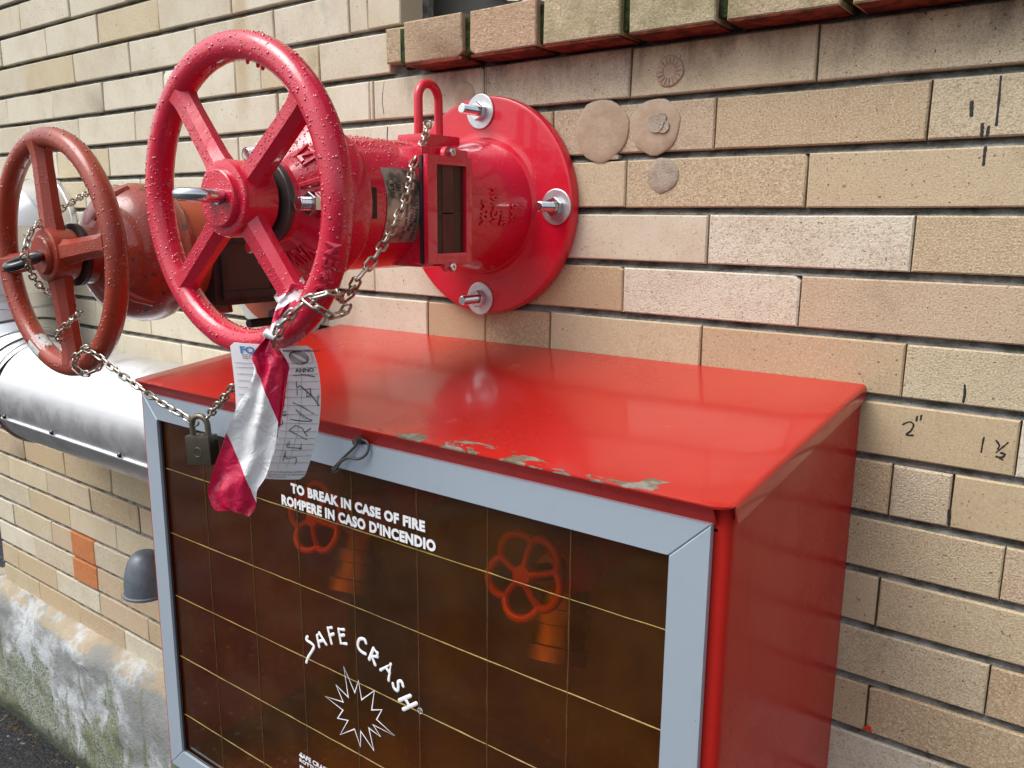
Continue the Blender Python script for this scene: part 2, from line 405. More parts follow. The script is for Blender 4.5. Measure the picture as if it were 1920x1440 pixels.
def lid_mat(peel):
    m = NT('red_sheet_paint_peeling' if peel else 'red_sheet_paint')
    n1 = m.noise(6, 5, 0.6); c = m.mix(m.step(n1, 0.42, 0.7, 0, 0.6), (0.47, 0.021, 0.015), (0.40, 0.015, 0.012))
    r = m.step(n1, 0.35, 0.7, 0.17, 0.30)
    if peel:
        X = m.xyz()
        edge = m.step(X[1], -0.335, -0.412)
        span = m.math('MULTIPLY', m.step(X[0], -0.74, -0.62), m.step(X[0], -0.27, -0.34))
        pn = m.noise(21, 6, 0.62, m.mapped((0.75, 1.9, 1)), 0.5)
        pk = m.step(m.math('ADD', pn, m.math('MULTIPLY', m.math('MULTIPLY', edge, span), 0.20)), 0.735, 0.745)
        c = m.mix(pk, c, m.mix(m.step(m.noise(90, 4), 0.4, 0.62), (0.15, 0.115, 0.07), (0.24, 0.22, 0.19)))
        # grime round the peeled places
        c = m.mix(m.math('MULTIPLY', m.step(m.noise(34, 5, 0.7, m.mapped((0.5, 1.4, 1))), 0.56, 0.72, 0, 0.5), m.math('MULTIPLY', edge, span)), c, (0.20, 0.03, 0.02))
        # chalky dried patches
        dry = m.step(m.noise(13, 5, 0.6), 0.66, 0.70, 0, 0.35)
        c = m.mix(dry, c, (0.62, 0.10, 0.08))
        r = m.mix(dry, r, (0.4, 0.4, 0.4)); r = m.mix(pk, r, (0.8, 0.8, 0.8))
        m.bsdf(Base_Color=c, Roughness=r, Coat_Weight=m.math('MULTIPLY', m.math('SUBTRACT', 1.0, pk), 0.30), Coat_Roughness=0.08, Specular_IOR_Level=0.3)
        p = m.bump(m.noise(11, 3), 0.004, 0.25); m.bump(m.math('SUBTRACT', 1.0, pk), 0.0012, 0.9, p)
    else:
        run = m.noise(30, 5, 0.6, m.mapped((1, 1, 0.12)))
        c = m.mix(m.step(run, 0.52, 0.7, 0, 0.35), c, (0.34, 0.010, 0.008))
        m.bsdf(Base_Color=c, Roughness=r, Coat_Weight=0.0, Specular_IOR_Level=0.13)
        m.bump(m.noise(12, 3), 0.003, 0.2)
    return m.m
MAT['lid'] = lid_mat(True); MAT['cab'] = lid_mat(False)
def amber():
    m = NT('amber_acrylic'); t = m.t
    tr = t.nodes.new('ShaderNodeBsdfTransparent'); gl = t.nodes.new('ShaderNodeBsdfGlossy'); fr = t.nodes.new('ShaderNodeFresnel'); fr.inputs[0].default_value = 1.49
    dust_glow = t.nodes.new('ShaderNodeBsdfDiffuse'); mx = t.nodes.new('ShaderNodeMixShader'); mx2 = t.nodes.new('ShaderNodeMixShader')
    m.set(tr.inputs[0], (0.85, 0.59, 0.05)); m.set(gl.inputs['Color'], (1, 1, 1)); gl.inputs['Roughness'].default_value = 0.03
    m.set(dust_glow.inputs[0], (0.27, 0.135, 0.006))  # amber haze: dust plus the glow of the acrylic, put in as colour
    dn = m.noise(9, 5, 0.65); sp = m.noise(260, 2, 0.5)
    df = m.math('ADD', m.step(dn, 0.35, 0.75, 0.03, 0.09), m.step(sp, 0.745, 0.77, 0, 0.35))
    fac = m.math('MULTIPLY', fr.outputs[0], m.math('SUBTRACT', 1.0, m.n('ShaderNodeNewGeometry').outputs['Backfacing']))
    m.set(mx2.inputs[0], df); t.links.new(tr.outputs[0], mx2.inputs[1]); t.links.new(dust_glow.outputs[0], mx2.inputs[2])
    t.links.new(fac, mx.inputs[0]); t.links.new(mx2.outputs[0], mx.inputs[1]); t.links.new(gl.outputs[0], mx.inputs[2])
    t.links.new(mx.outputs[0], t.nodes['Material Output'].inputs['Surface']); return m.m
MAT['amber'] = amber()
MAT['score'] = simple('yellow_score_edge', (0.26, 0.17, 0.010), 0.45, 0, 0.2, nscale=160)
MAT['score_dim'] = simple('brown_score_edge', (0.13, 0.06, 0.012), 0.5, 0, 0.25, nscale=160)
MAT['print'] = NT('white_screen_print').bsdf(Base_Color=(0.84, 0.85, 0.86), Roughness=0.5)
MAT['paper'] = simple('white_card', (0.86, 0.87, 0.90), 0.55, 0, 0.02)
MAT['ink'] = NT('black_ink').bsdf(Base_Color=(0.03, 0.03, 0.035), Roughness=0.6)
MAT['grey_ink'] = NT('grey_print_ink').bsdf(Base_Color=(0.22, 0.23, 0.25), Roughness=0.6)
MAT['blue_ink'] = NT('blue_print_ink').bsdf(Base_Color=(0.10, 0.25, 0.52), Roughness=0.6)
MAT['marker'] = NT('black_marker').bsdf(Base_Color=(0.018, 0.017, 0.017), Roughness=0.6)
def tape_mat():
    m = NT('red_white_barrier_tape'); s = m.attr('stripe')['Fac']
    f = m.step(s, 0.49, 0.51)
    m.bsdf(Base_Color=m.mix(f, (0.88, 0.89, 0.90), (0.66, 0.012, 0.075)), Roughness=0.22, Coat_Weight=0.5, Coat_Roughness=0.08, Transmission_Weight=0.0, Subsurface_Weight=0.0)
    p = m.bump(m.noise(48, 3, 0.55, None, 1.0), 0.007, 0.55); return m.m
MAT['tape'] = tape_mat()
def plate_mat():
    m = NT('dirty_name_plate'); n1 = m.noise(40, 5, 0.65)
    m.bsdf(Base_Color=m.mix(m.step(n1, 0.45, 0.62), (0.42, 0.40, 0.35), (0.13, 0.12, 0.10)), Metallic=0.55, Roughness=0.4); return m.m
MAT['plate'] = plate_mat()
MAT['glass'] = NT('dirty_sight_glass').bsdf(Base_Color=(0.05, 0.018, 0.014), Roughness=0.3, Specular_IOR_Level=0.25)
MAT['win_dark'] = simple('dark_window_frame', (0.03, 0.03, 0.028), 0.5, 0, 0.1)
MAT['pane'] = NT('dark_window_pane').bsdf(Base_Color=(0.012, 0.02, 0.014), Roughness=0.06, Specular_IOR_Level=0.5)
MAT['cab_inner'] = simple('dull_brown_primer', (0.13, 0.085, 0.03), 0.7, 0, 0.15, nscale=8)
MAT['brass'] = simple('brass', (0.40, 0.24, 0.06), 0.45, 1.0, 0.2)
MAT['petal_red'] = simple('red_enamel', (0.62, 0.055, 0.025), 0.3, 0, 0.05, coat=0.4)
MAT['sealant'] = simple('white_sealant', (0.52, 0.54, 0.53), 0.8, 0, 0.1, bumpd=0.003)
MAT['glue'] = mossy('dried_adhesive', (0.40, 0.295, 0.205), (0.47, 0.37, 0.27), 30, (0.35, 0.65), 0.001, 0.38)
MAT['glue_pale'] = mossy('white_filler', (0.47, 0.41, 0.33), (0.38, 0.30, 0.22), 70, (0.4, 0.65), 0.003, 0.7)
MAT['debris'] = mossy('leaf_litter', (0.05, 0.032, 0.018), (0.16, 0.12, 0.07), 60, (0.4, 0.65))

# ---------------------------------------------------------------- measured paths
PATH_A = [[-0.8349, -0.155, -0.1072], [-0.8181, -0.178, -0.126], [-0.7778, -0.2367, -0.1565], [-0.7608, -0.2672, -0.1789], [-0.7164, -0.322, -0.2122], [-0.6866, -0.38, -0.2544], [-0.666, -0.43, -0.2863], [-0.6666, -0.455, -0.308]]
PATH_A2 = [[-0.6666, -0.455, -0.308], [-0.6947, -0.44, -0.3249], [-0.6944, -0.452, -0.3287], [-0.6612, -0.487, -0.3175], [-0.6649, -0.503, -0.3188], [-0.6855, -0.507, -0.3259], [-0.7111, -0.508, -0.3427], [-0.7368, -0.505, -0.3611], [-0.76, -0.495, -0.3862], [-0.7948, -0.487, -0.4124], [-0.85, -0.478, -0.4344], [-0.8982, -0.466, -0.4626], [-0.9444, -0.452, -0.4876], [-0.9827, -0.44, -0.5079]]
PATH_W1 = [[-0.6867, -0.508, -0.3242], [-0.6728, -0.506, -0.3317], [-0.6672, -0.495, -0.3416], [-0.6637, -0.48, -0.3427], [-0.6734, -0.462, -0.3335]]
PATH_B = [[-1.2745, -0.452, -0.4432], [-1.2388, -0.452, -0.4502], [-1.1772, -0.45, -0.4733], [-1.088, -0.446, -0.5009], [-1.0361, -0.442, -0.5141], [-1.0094, -0.44, -0.5225]]
PATH_C = [[-1.3381, -0.5, -0.304], [-1.3494, -0.49, -0.2832], [-1.3736, -0.47, -0.2655], [-1.4021, -0.44, -0.2503], [-1.4532, -0.39, -0.2349], [-1.4992, -0.33, -0.2114], [-1.5784, -0.26, -0.1955], [-1.6239, -0.21, -0.1873], [-1.5923, -0.19, -0.1921], [-1.5144, -0.17, -0.2005], [-1.4128, -0.15, -0.1952], [-1.32, -0.14, -0.1895]]
PATH_D = [[-1.3346, -0.5, -0.3039], [-1.3738, -0.478, -0.3305], [-1.4052, -0.455, -0.3508], [-1.4318, -0.425, -0.3706]]
PATH_E = [[-1.3399, -0.425, -0.393], [-1.302, -0.452, -0.3962], [-1.3251, -0.457, -0.4116], [-1.3659, -0.452, -0.4309], [-1.386, -0.435, -0.4477]]
PATH_F = [[-1.2671, -0.452, -0.4384], [-1.2946, -0.456, -0.4522], [-1.3152, -0.455, -0.4697], [-1.3028, -0.45, -0.4842], [-1.2748, -0.442, -0.4796], [-1.2805, -0.428, -0.4678]]
N_TAG = [0.8017, -0.5978, -0.0]
TAG_L = [[-0.8069, -0.519, -0.3808], [-0.8058, -0.5175, -0.4095], [-0.8051, -0.5165, -0.4403], [-0.806, -0.5177, -0.4778], [-0.8091, -0.5219, -0.5091], [-0.8128, -0.5268, -0.5361]]
TAG_R = [[-0.7534, -0.4472, -0.3882], [-0.7493, -0.4417, -0.4135], [-0.7482, -0.4402, -0.4485], [-0.751, -0.4439, -0.4901], [-0.7556, -0.4502, -0.5189], [-0.7622, -0.459, -0.549]]
TAPE_TOP = [([-0.7415, -0.4814, -0.3128], [-0.7275, -0.4627, -0.3206]), ([-0.745, -0.4861, -0.3239], [-0.7321, -0.4688, -0.3289]), ([-0.7507, -0.4938, -0.3358], [-0.741, -0.4808, -0.338]), ([-0.7534, -0.4973, -0.346], [-0.7462, -0.4877, -0.3491]), ([-0.7547, -0.4991, -0.3544], [-0.7492, -0.4917, -0.3594]), ([-0.7568, -0.5019, -0.3675], [-0.7525, -0.4962, -0.3706])]
TAPE_A = [([-0.7614, -0.5047, -0.3714], [-0.7493, -0.4986, -0.37]), ([-0.7689, -0.5148, -0.388], [-0.7473, -0.4959, -0.3881]), ([-0.7702, -0.5165, -0.3956], [-0.7453, -0.4932, -0.394]), ([-0.7695, -0.5157, -0.4109], [-0.7462, -0.4944, -0.4054]), ([-0.7756, -0.5238, -0.4335], [-0.747, -0.4954, -0.4266]), ([-0.7815, -0.5317, -0.4484], [-0.749, -0.4982, -0.4497]), ([-0.7876, -0.5399, -0.4711], [-0.7513, -0.5012, -0.473]), ([-0.7927, -0.5467, -0.4941], [-0.7536, -0.5043, -0.4965]), ([-0.797, -0.5525, -0.5112], [-0.7568, -0.5086, -0.5121]), ([-0.8003, -0.5569, -0.5286], [-0.7606, -0.5137, -0.5296]), ([-0.803, -0.5605, -0.5442], [-0.7665, -0.5217, -0.5448]), ([-0.8004, -0.557, -0.5616], [-0.7676, -0.5231, -0.5609]), ([-0.7951, -0.55, -0.5665], [-0.7695, -0.5256, -0.5697]), ([-0.7853, -0.5368, -0.567], [-0.7735, -0.5311, -0.5762])]
TAPE_B = [([-0.7592, -0.4951, -0.3722], [-0.7557, -0.4937, -0.3816]), ([-0.7569, -0.4921, -0.3896], [-0.7486, -0.4842, -0.4032]), ([-0.7556, -0.4903, -0.4013], [-0.7494, -0.4853, -0.4148]), ([-0.7573, -0.4926, -0.4244], [-0.751, -0.4874, -0.4323]), ([-0.7584, -0.494, -0.4439], [-0.7525, -0.4895, -0.4478]), ([-0.7595, -0.4955, -0.4636], [-0.7546, -0.4923, -0.4654]), ([-0.7607, -0.4971, -0.4873], [-0.7575, -0.4962, -0.49])]
PIN = [[-0.7557, -0.425, -0.5422], [-0.7381, -0.425, -0.525], [-0.7189, -0.425, -0.5079], [-0.7118, -0.425, -0.4994], [-0.7003, -0.425, -0.4995], [-0.6962, -0.425, -0.506], [-0.6995, -0.425, -0.5148], [-0.7098, -0.425, -0.5212], [-0.723, -0.425, -0.5212], [-0.7337, -0.425, -0.5273], [-0.7417, -0.425, -0.5373], [-0.7474, -0.425, -0.5423], [-0.7435, -0.425, -0.5424], [-0.7387, -0.425, -0.5378]]
INK = [[(0.635, 0.789), (0.681, 0.823), (0.794, 0.813), (0.821, 0.847), (0.799, 0.869)], [(0.644, 0.838), (0.65, 0.768)], [(0.646, 0.687), (0.648, 0.728), (0.83, 0.736)], [(0.665, 0.679), (0.667, 0.72)], [(0.816, 0.695), (0.828, 0.75)], [(0.63, 0.594), (0.709, 0.561), (0.793, 0.579), (0.87, 0.637)], [(0.641, 0.599), (0.753, 0.628), (0.879, 0.665)], [(0.82, 0.611), (0.905, 0.576)], [(0.645, 0.528), (0.767, 0.535), (0.9, 0.536)], [(0.7, 0.471), (0.805, 0.509), (0.91, 0.536)], [(0.666, 0.436), (0.778, 0.454), (0.914, 0.496)], [(0.719, 0.293), (0.714, 0.388)], [(0.722, 0.341), (0.753, 0.328), (0.892, 0.397), (0.979, 0.455)], [(0.819, 0.351), (0.87, 0.344), (0.874, 0.386), (0.832, 0.398), (0.827, 0.363)], [(0.973, 0.384), (0.959, 0.456)], [(0.686, 0.251), (0.816, 0.247), (0.942, 0.265)]]

# ---------------------------------------------------------------- ground, plinth
GZ = -1.885
g = MB(); g.grid([[(x, y, GZ + (0.004*math.sin(x*2.1+y) if abs(x) < 5 and abs(y) < 5 else 0)) for x in (-80, -20, -8, -4, -3, -2.5, -2, -1.5, -1, 0, 2, 6, 20, 80)] for y in (60, 4, 0.2, -0.3, -0.8, -1.5, -3, -8, -20, -80)])
tag(obj('road', g, MAT['asphalt'], smooth=60), 'wet dark asphalt road running along the foot of the plinth', 'road', kind='structure')

XL, XR_, ZT = -2.905, 1.3, 1.5          # extent of the wall
PL = MB(); rows = []
rp = random.Random(3)
prof = [(-1.438, 0.03), (-1.440, -0.004), (-1.452, -0.026), (-1.478, -0.045), (-1.50, -0.052)] + [(-1.50 - 0.4*(k+1)/14, -0.054 - 0.002*(k % 3)) for k in range(14)]
NX = 150
for z, y in prof:
    r = []
    for i in range(NX+1):
        x = -3.02 + i*(XR_+3.02)/NX
        j = 0.010 if y < -0.02 else 0.004
        edge = 0.014*math.sin(x*9)+0.01*math.sin(x*23+1) if -1.5 <= z < -1.445 else 0
        yy = y + rp.uniform(-j, j)*0.5 + edge*0.6
        if x < -2.68 and z > -1.53 and y < -0.02: yy += 0.012      # the broken left block sits back
        r.append((x, yy if y < 0.02 else y, z + rp.uniform(-0.004, 0.004) - (0.012 if x < -2.68 and y < -0.02 and z > -1.52 else 0)))
    rows.append(r)
PL.grid(rows); PL.box(-3.02, XR_, 0.02, 0.25, -1.9, -1.442)
tag(obj('concrete_plinth', PL, MAT['plinth'], smooth=50), 'rough grey concrete plinth with green moss streaks below the brick wall', 'plinth')
DB = MB()
for k in range(420):
    x = rp.uniform(-3.1, 0.4); y = -0.062 - abs(rp.gauss(0, 0.028)); s = rp.uniform(0.003, 0.011)
    DB.drop((x, y, GZ+0.001), (rp.uniform(-.4,.4), rp.uniform(-.4,.4), 1), s, rp.uniform(0.15, 0.6), 5)
tag(obj('leaf_litter', DB, MAT['debris'], smooth=0), 'brown leaf litter and grit gathered along the foot of the plinth', 'litter', kind='stuff')

# ---------------------------------------------------------------- brick wall
wall = thing('brick_wall', 'buff brick wall with deep raked joints and a mossy sill', 'wall', (-1.4, 0.0, -1.44))
WX0, WX1, WZ0, WZ1 = -1.036, 0.45, 0.066, 1.35     # window opening
def joint(k):                                       # z of the bottom of course k
    return -0.075*k - (min(0.021, (k-12)*0.005) if k > 12 else 0)
mort = MB(); D0, D1 = 0.016, 0.30
mort.box(XL+0.004, WX0-0.003, D0, D1, -1.46, ZT); mort.box(WX1+0.003, XR_, D0, D1, -1.46, ZT)
mort.box(WX0-0.003, WX1+0.003, D0, D1, -1.46, 0.004); mort.box(WX0-0.003, WX1+0.003, D0, D1, WZ1, ZT)
for k in range(-18, 20):                             # weathered bed joints: deep under the upper brick, fuller on the lower one
    zj = joint(k)
    for xa, xb in ([(XL+0.004, WX0-0.003), (WX1+0.003, XR_)] if 0.0 < zj < WZ1 else [(XL+0.004, XR_)]):
        n = 60; rj = random.Random(100+k); top = []; mid = []; low = []
        for i in range(n+1):
            x = xa + (xb-xa)*i/n; top.append((x, D0-0.0005, zj+0.001)); mid.append((x, 0.0115 + rj.uniform(-.0015, .0015), zj-0.0045)); low.append((x, 0.0045 + rj.uniform(-.0018, .0025), zj-0.0093))
        mort.grid([top, mid, low, [(x, D0-0.0005, z-0.0015) for x, y, z in low]])
obj('mortar', mort, MAT['mortar'], wall, 0)
rb = random.Random(11)
def brick_geo(x0, x1, z0, z1, depth=0.055, pr=0.0, chip=0.0):
    """one brick: uneven outline, worn arris; front face near y = -pr"""
    W, H = x1-x0, z1-z0; j = 0.0006
    out = []
    def pt(x, z): out.append([x + rb.uniform(-j, j), z + rb.uniform(-j, j)])
    cc = rb.choice(range(4)) if chip else -1
    for q, (x, z, dx, dz) in enumerate(((x0, z0, 1, 1), (x1, z0, -1, 1), (x1, z1, -1, -1), (x0, z1, 1, -1))):
        if q == cc:                                  # a broken corner
            e, h = rb.uniform(0.003, 0.012)*chip, rb.uniform(0.003, 0.009)*chip
            a_, b_ = (x, z + dz*h), (x + dx*e, z)
            mid = (x + dx*e*0.45, z + dz*h*0.45)
            for p in ((a_, mid, b_) if q in (0, 2) else (b_, mid, a_)): pt(*p)
        else: pt(x, z)
        if q in (0, 2) and W > 0.15: pt((x0+x1)/2 + rb.uniform(-.05, .05), z); 
    m = len(out); b = 0.0018; cx, cz = (x0+x1)/2, (z0+z1)/2
    tx, tz = (rb.uniform(-0.0012, 0.0012), rb.uniform(-0.0009, 0.0009)) if pr is not None else (0, 0)
    pr = pr or 0.0
    def fy(x, z): return -pr + tx*(x-cx)/(W/2) + tz*(z-cz)/(H/2)
    vs = [(x, depth, z) for x, z in out] + [(x, fy(x, z)+b, z) for x, z in out]
    vs += [(x + (b if x < cx else -b)*(1 if abs(x-cx) > W/2-0.02 else 0), fy(x, z), z + (b if z < cz else -b)) for x, z in out]
    fs = []
    for i in range(m):
        i2 = (i+1) % m; fs += [(i, i2, m+i2, m+i), (m+i, m+i2, 2*m+i2, 2*m+i)]
    fs.append(tuple(range(2*m, 3*m)))
    return vs, fs
def set_rnd(me, vals, name='rnd'):
    a = me.attributes.new(name, 'FLOAT', 'POINT'); a.data.foreach_set('value', vals)
bricks = []
PITCHX = 0.2572
extra = {1: [-1.105], 0: [-1.416], 6: [-0.981, -0.854], 17: [-2.40+0.13], 16: [-2.40], 8: [-0.145], 14: [-2.017], -1: [-1.162]}
for k in range(-19, 20):
    zb, zt = joint(k), joint(k-1)
    if zt > ZT: continue
    x = (-0.213 if k % 2 == 0 else -0.342) - PITCHX*12
    js = [x + PITCHX*i + rb.uniform(-0.002, 0.002) for i in range(22)]
    js += extra.get(k, [])
    js = sorted(j for j in js if XL+0.03 < j < XR_-0.03)
    if k <= 0:                                  # the window and its sill cut the courses
        if k == 0: js = [j for j in js if j < -1.09 or j > 0.55] + [-1.062, 0.50]
        else: js = [j for j in js if j < WX0-0.03 or j > WX1+0.03] + ([WX0, WX1] if zb < WZ1 else [])
        js.sort()
    ends = [XL] + js + [XR_]
    for a, b in zip(ends, ends[1:]):
        if k <= 0 and zb < WZ1 and a > -1.08 and b < 0.53 and b-a > 0.4: continue
        if b - a > 0.55: continue
        hj = 0.0011
        # in the photograph the bed joints are open and deep, the head joints tight
        bricks.append([k, a + hj, b - hj, zb + 0.0005, zt - 0.0095])
def in_view(bk):
    k, a, b, z0, z1 = bk
    ps = [project((x, 0, z)) for x in (a, b) for z in (z0, z1)]
    if not any(-5 < p[0] < 1925 and -5 < p[1] < 1445 for p in ps): return 0
    # wholly behind the cabinet
    if all(p[0] > 330 and p[0] < 1545 and p[1] > 745 + max(0, (p[0]-275))*0.13 and p[1] > 760 for p in ps): return 0
    return abs((ps[3][0]-ps[0][0])*(ps[0][1]-ps[3][1]))
scored = sorted(((in_view(b), i) for i, b in enumerate(bricks)), reverse=True)
own = {i for a, i in scored[:300] if a > 0}
rest = MB(); rest_r = []; rest_b = []
for i, (k, a, b, z0, z1) in enumerate(bricks):
    r1, r2 = rb.random(), rb.random()
    if a < -1.05 and z1 > -0.6: r1 = 0.86 + 0.14*r1 if rb.random() < 0.9 else 0.05*r1; r2 *= 0.45  # upper-left bricks made paler, the stronger light there put into their colour
    if a > -0.9: r2 = 0.35 + 0.65*r2
    vs, fs = brick_geo(a, b, z0, z1, pr=rb.uniform(-0.0012, 0.0012) if b < -0.3 else None, chip=1.0 if rb.random() < 0.22 else 0)
    if i in own:
        mb = MB(); mb.add(vs, fs)
        orange = k in (17, 16) and -2.41 < (a+b)/2 < -2.26 and False
        o = obj('brick', mb, MAT['brick'], wall, 35)
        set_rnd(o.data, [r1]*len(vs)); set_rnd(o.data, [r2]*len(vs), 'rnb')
    else:
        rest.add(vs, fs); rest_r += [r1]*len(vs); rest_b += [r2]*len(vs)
ro = obj('bricks_beyond', rest, MAT['brick'], wall, 35); tag(ro, kind='stuff')
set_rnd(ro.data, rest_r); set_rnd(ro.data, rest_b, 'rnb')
# two orange patch bricks low on the left
for z0, z1 in ((joint(16)+0.001, joint(15)-0.008), (joint(17)+0.001, joint(16)-0.008)):
    mb = MB(); mb.add(*brick_geo(-2.402, -2.268, z0, z1, pr=0.0035)); tag(obj('brick', mb, MAT['orange_brick'], wall, 35), 'bright orange patch brick')
# sill: long bricks laid across, mossy joints, red strips for the shaded brick undersides
sill = MB()
SX = [(-1.062, -1.036), (-0.981, -0.862), (-0.847, -0.7235), (-0.712, -0.588), (-0.575, -0.4545), (-0.4395, -0.306), (-0.291, -0.165), (-0.151, -0.02), (-0.006, 0.12), (0.135, 0.26), (0.275, 0.40)]
sz0, sz1 = 0.0015, 0.0625
for i, (a, b) in enumerate(SX):
    mb = MB()
    if i == 0:
        mb.add(*brick_geo(a+0.001, b+0.035, 0.013, 0.068, 0.10, pr=0.010, chip=1))
    else:
        vs, fs = brick_geo(a, b, sz0 - 0.0008*i, sz1 - 0.0004*i, 0.10, pr=0.05, chip=1.0)
        mb.add([(x, y, z) for x, y, z in vs], fs)
    o = obj('sill_brick', mb, MAT['sill'], wall, 35); set_rnd(o.data, [[0.1, 0.15, 0.5, 0.85, 0.95, 0.8][i % 6]]*len(mb.v))
mj = MB()
cuts = [(-0.998, -0.981)] + [(SX[i][1], SX[i+1][0]) for i in range(1, len(SX)-1)]
for a, b in cuts: mj.box(a-0.0015, b+0.0015, -0.040, 0.09, 0.004, 0.056, 0.002)
o = obj('moss_joint', mj, MAT['moss'], wall, 0); tag(o, 'green moss growing in the sill joints', kind='stuff')
for i, (a, b) in enumerate(SX[1:]):
    mb = MB(); mb.box(a+0.002, b-0.002, -0.0475, 0.02, -0.0045, 0.0005, 0.001)  # thin strip added to give the brick its shaded red underside
    obj('sill_underside', mb, MAT['shaded_underside'], wall, 0)
# marker strokes, adhesive discs and paint spots on the wall
def stroke(pts, r, y=0.0, parent=wall, name='marker_stroke', mat='marker', flat=0.16):
    mb = MB(); P = smooth_path([(x, 0, z) for x, z in pts], 4) if len(pts) > 2 else [Vector((x, 0, z)) for x, z in pts]
    mb.sweep(P if len(P) > 2 else [lerp(P[0], P[1], k/6) + Vector((random.uniform(-.0003, .0003), 0, 0)) for k in range(7)], [r*(0.75+0.5*random.random()) for _ in (P if len(P) > 2 else range(7))], 6)
    for p in (P[0], P[-1]): mb.drop(p, (0, -1, 0), r, 0.9, 6)
    mb.v = [(a, y + b*flat, c) for a, b, c in mb.v]
    return obj(name, mb, MAT[mat], parent, 60)
for pts, r in [([(-0.1700,-0.1115),(-0.1698,-0.117),(-0.1690,-0.1255)],0.0022), ([(-0.1447,-0.087),(-0.1440,-0.112),(-0.1437,-0.1375)],0.0013), ([(-0.1573,-0.1355),(-0.1566,-0.1475)],0.0018), ([(-0.1507,-0.1385),(-0.1513,-0.1478)],0.0016), ([(-0.1516,-0.1600),(-0.1518,-0.1695),(-0.1516,-0.179)],0.0015),
    ([(-0.1446,-0.426),(-0.1436,-0.437),(-0.1442,-0.4455)],0.0014), ([(-0.1456,-0.578),(-0.1442,-0.5955)],0.0016),
    ([(-0.2058,-0.4823),(-0.199,-0.4779),(-0.1940,-0.4805),(-0.1961,-0.4880),(-0.2010,-0.4945),(-0.1934,-0.4936)],0.0011), ([(-0.1909,-0.4701),(-0.1914,-0.4755)],0.0012), ([(-0.1866,-0.4681),(-0.1871,-0.4735)],0.0012),
    ([(-0.1189,-0.4838),(-0.1198,-0.5018)],0.0010), ([(-0.1064,-0.4855),(-0.1027,-0.4906),(-0.1040,-0.495)],0.0010), ([(-0.0947,-0.486),(-0.1000,-0.493),(-0.1049,-0.4992)],0.0009), ([(-0.1003,-0.4990),(-0.0961,-0.5000),(-0.0990,-0.504),(-0.1044,-0.5041)],0.0012), ([(-0.0977,-0.5067),(-0.1010,-0.5055)],0.001)]:
    stroke(pts, r, -0.0002)
def disc(cx, cz, r, mat, seed, th=0.0022, name='adhesive_disc'):
    rr = random.Random(seed); n = 26; mb = MB()
    ph = [rr.uniform(0, 6.28) for _ in range(3)]
    R = [r*(1 + 0.025*math.sin(3*2*math.pi*k/n+ph[0]) + 0.02*math.sin(7*2*math.pi*k/n+ph[1]) + rr.uniform(-0.012, 0.012)) for k in range(n)]
    vs = []
    for q, y in ((1.0, 0.002), (1.0, -th*0.5), (0.93, -th), (0.5, -th*0.8)):
        vs += [(cx + R[k]*q*math.cos(2*math.pi*k/n), y - (rr.uniform(0, 0.0006) if q < 1 else 0), cz + R[k]*q*math.sin(2*math.pi*k/n)) for k in range(n)]
    fs = [(i*n+k, i*n+(k+1) % n, (i+1)*n+(k+1) % n, (i+1)*n+k) for i in range(3) for k in range(n)] + [tuple(3*n+k for k in range(n))]
    mb.add(vs, fs); return obj(name, mb, MAT[mat], wall, 50)
disc(-0.641, -0.117, 0.0435, 'glue', 1); disc(-0.5565, -0.116, 0.0375, 'glue', 2); disc(-0.5375, -0.0455, 0.0205, 'glue', 3); disc(-0.5415, -0.181, 0.0235, 'glue_pale', 4, 0.0016); disc(-0.8975, -0.049, 0.021, 'glue', 9, 0.0016)
for i, (x, z, r) in enumerate([(-0.5535, -0.112, 0.013), (-0.5420, -0.117, 0.009), (-0.546, -0.106, 0.008)]): disc(x, z, r, 'glue_pale', 20+i, 0.0045, 'filler_spot')
rr = random.Random(5)
for k in range(16):                                  # comb marks in the small disc
    a = 2*math.pi*k/16; mb = MB(); mb.sweep([(-0.5375+0.009*math.cos(a), -0.0024, -0.0455+0.009*math.sin(a)), (-0.5375+0.0175*math.cos(a), -0.0024, -0.0455+0.0175*math.sin(a))], 0.0014, 5)
    obj('adhesive_ridge', mb, MAT['glue_pale' if k % 3 == 0 else 'glue'], wall, 60)
mb = MB(); mb.box(-0.655, -0.612, -0.001, 0.010, -0.1575, -0.151, 0.002); obj('adhesive_smear', mb, MAT['glue_pale'], wall, 0)
for k in range(5): stroke([(-0.2115+rr.uniform(-.004,.004), -0.8935+rr.uniform(-.004,.004)), (-0.2095+rr.uniform(-.004,.004), -0.8945+rr.uniform(-.004,.004))], 0.0018, -0.0005, wall, 'paint_splash', 'petal_red')
# cracks beside the window corner
for pts in ([(-0.853,-0.005),(-0.8535,-0.06)], [(-1.077,-0.012),(-1.083,-0.04),(-1.080,-0.066)], [(-1.072,-0.088),(-1.074,-0.11),(-1.071,-0.138)]):
    stroke(pts, 0.0009, 0.0, wall, 'hairline_crack', 'marker', 0.6)

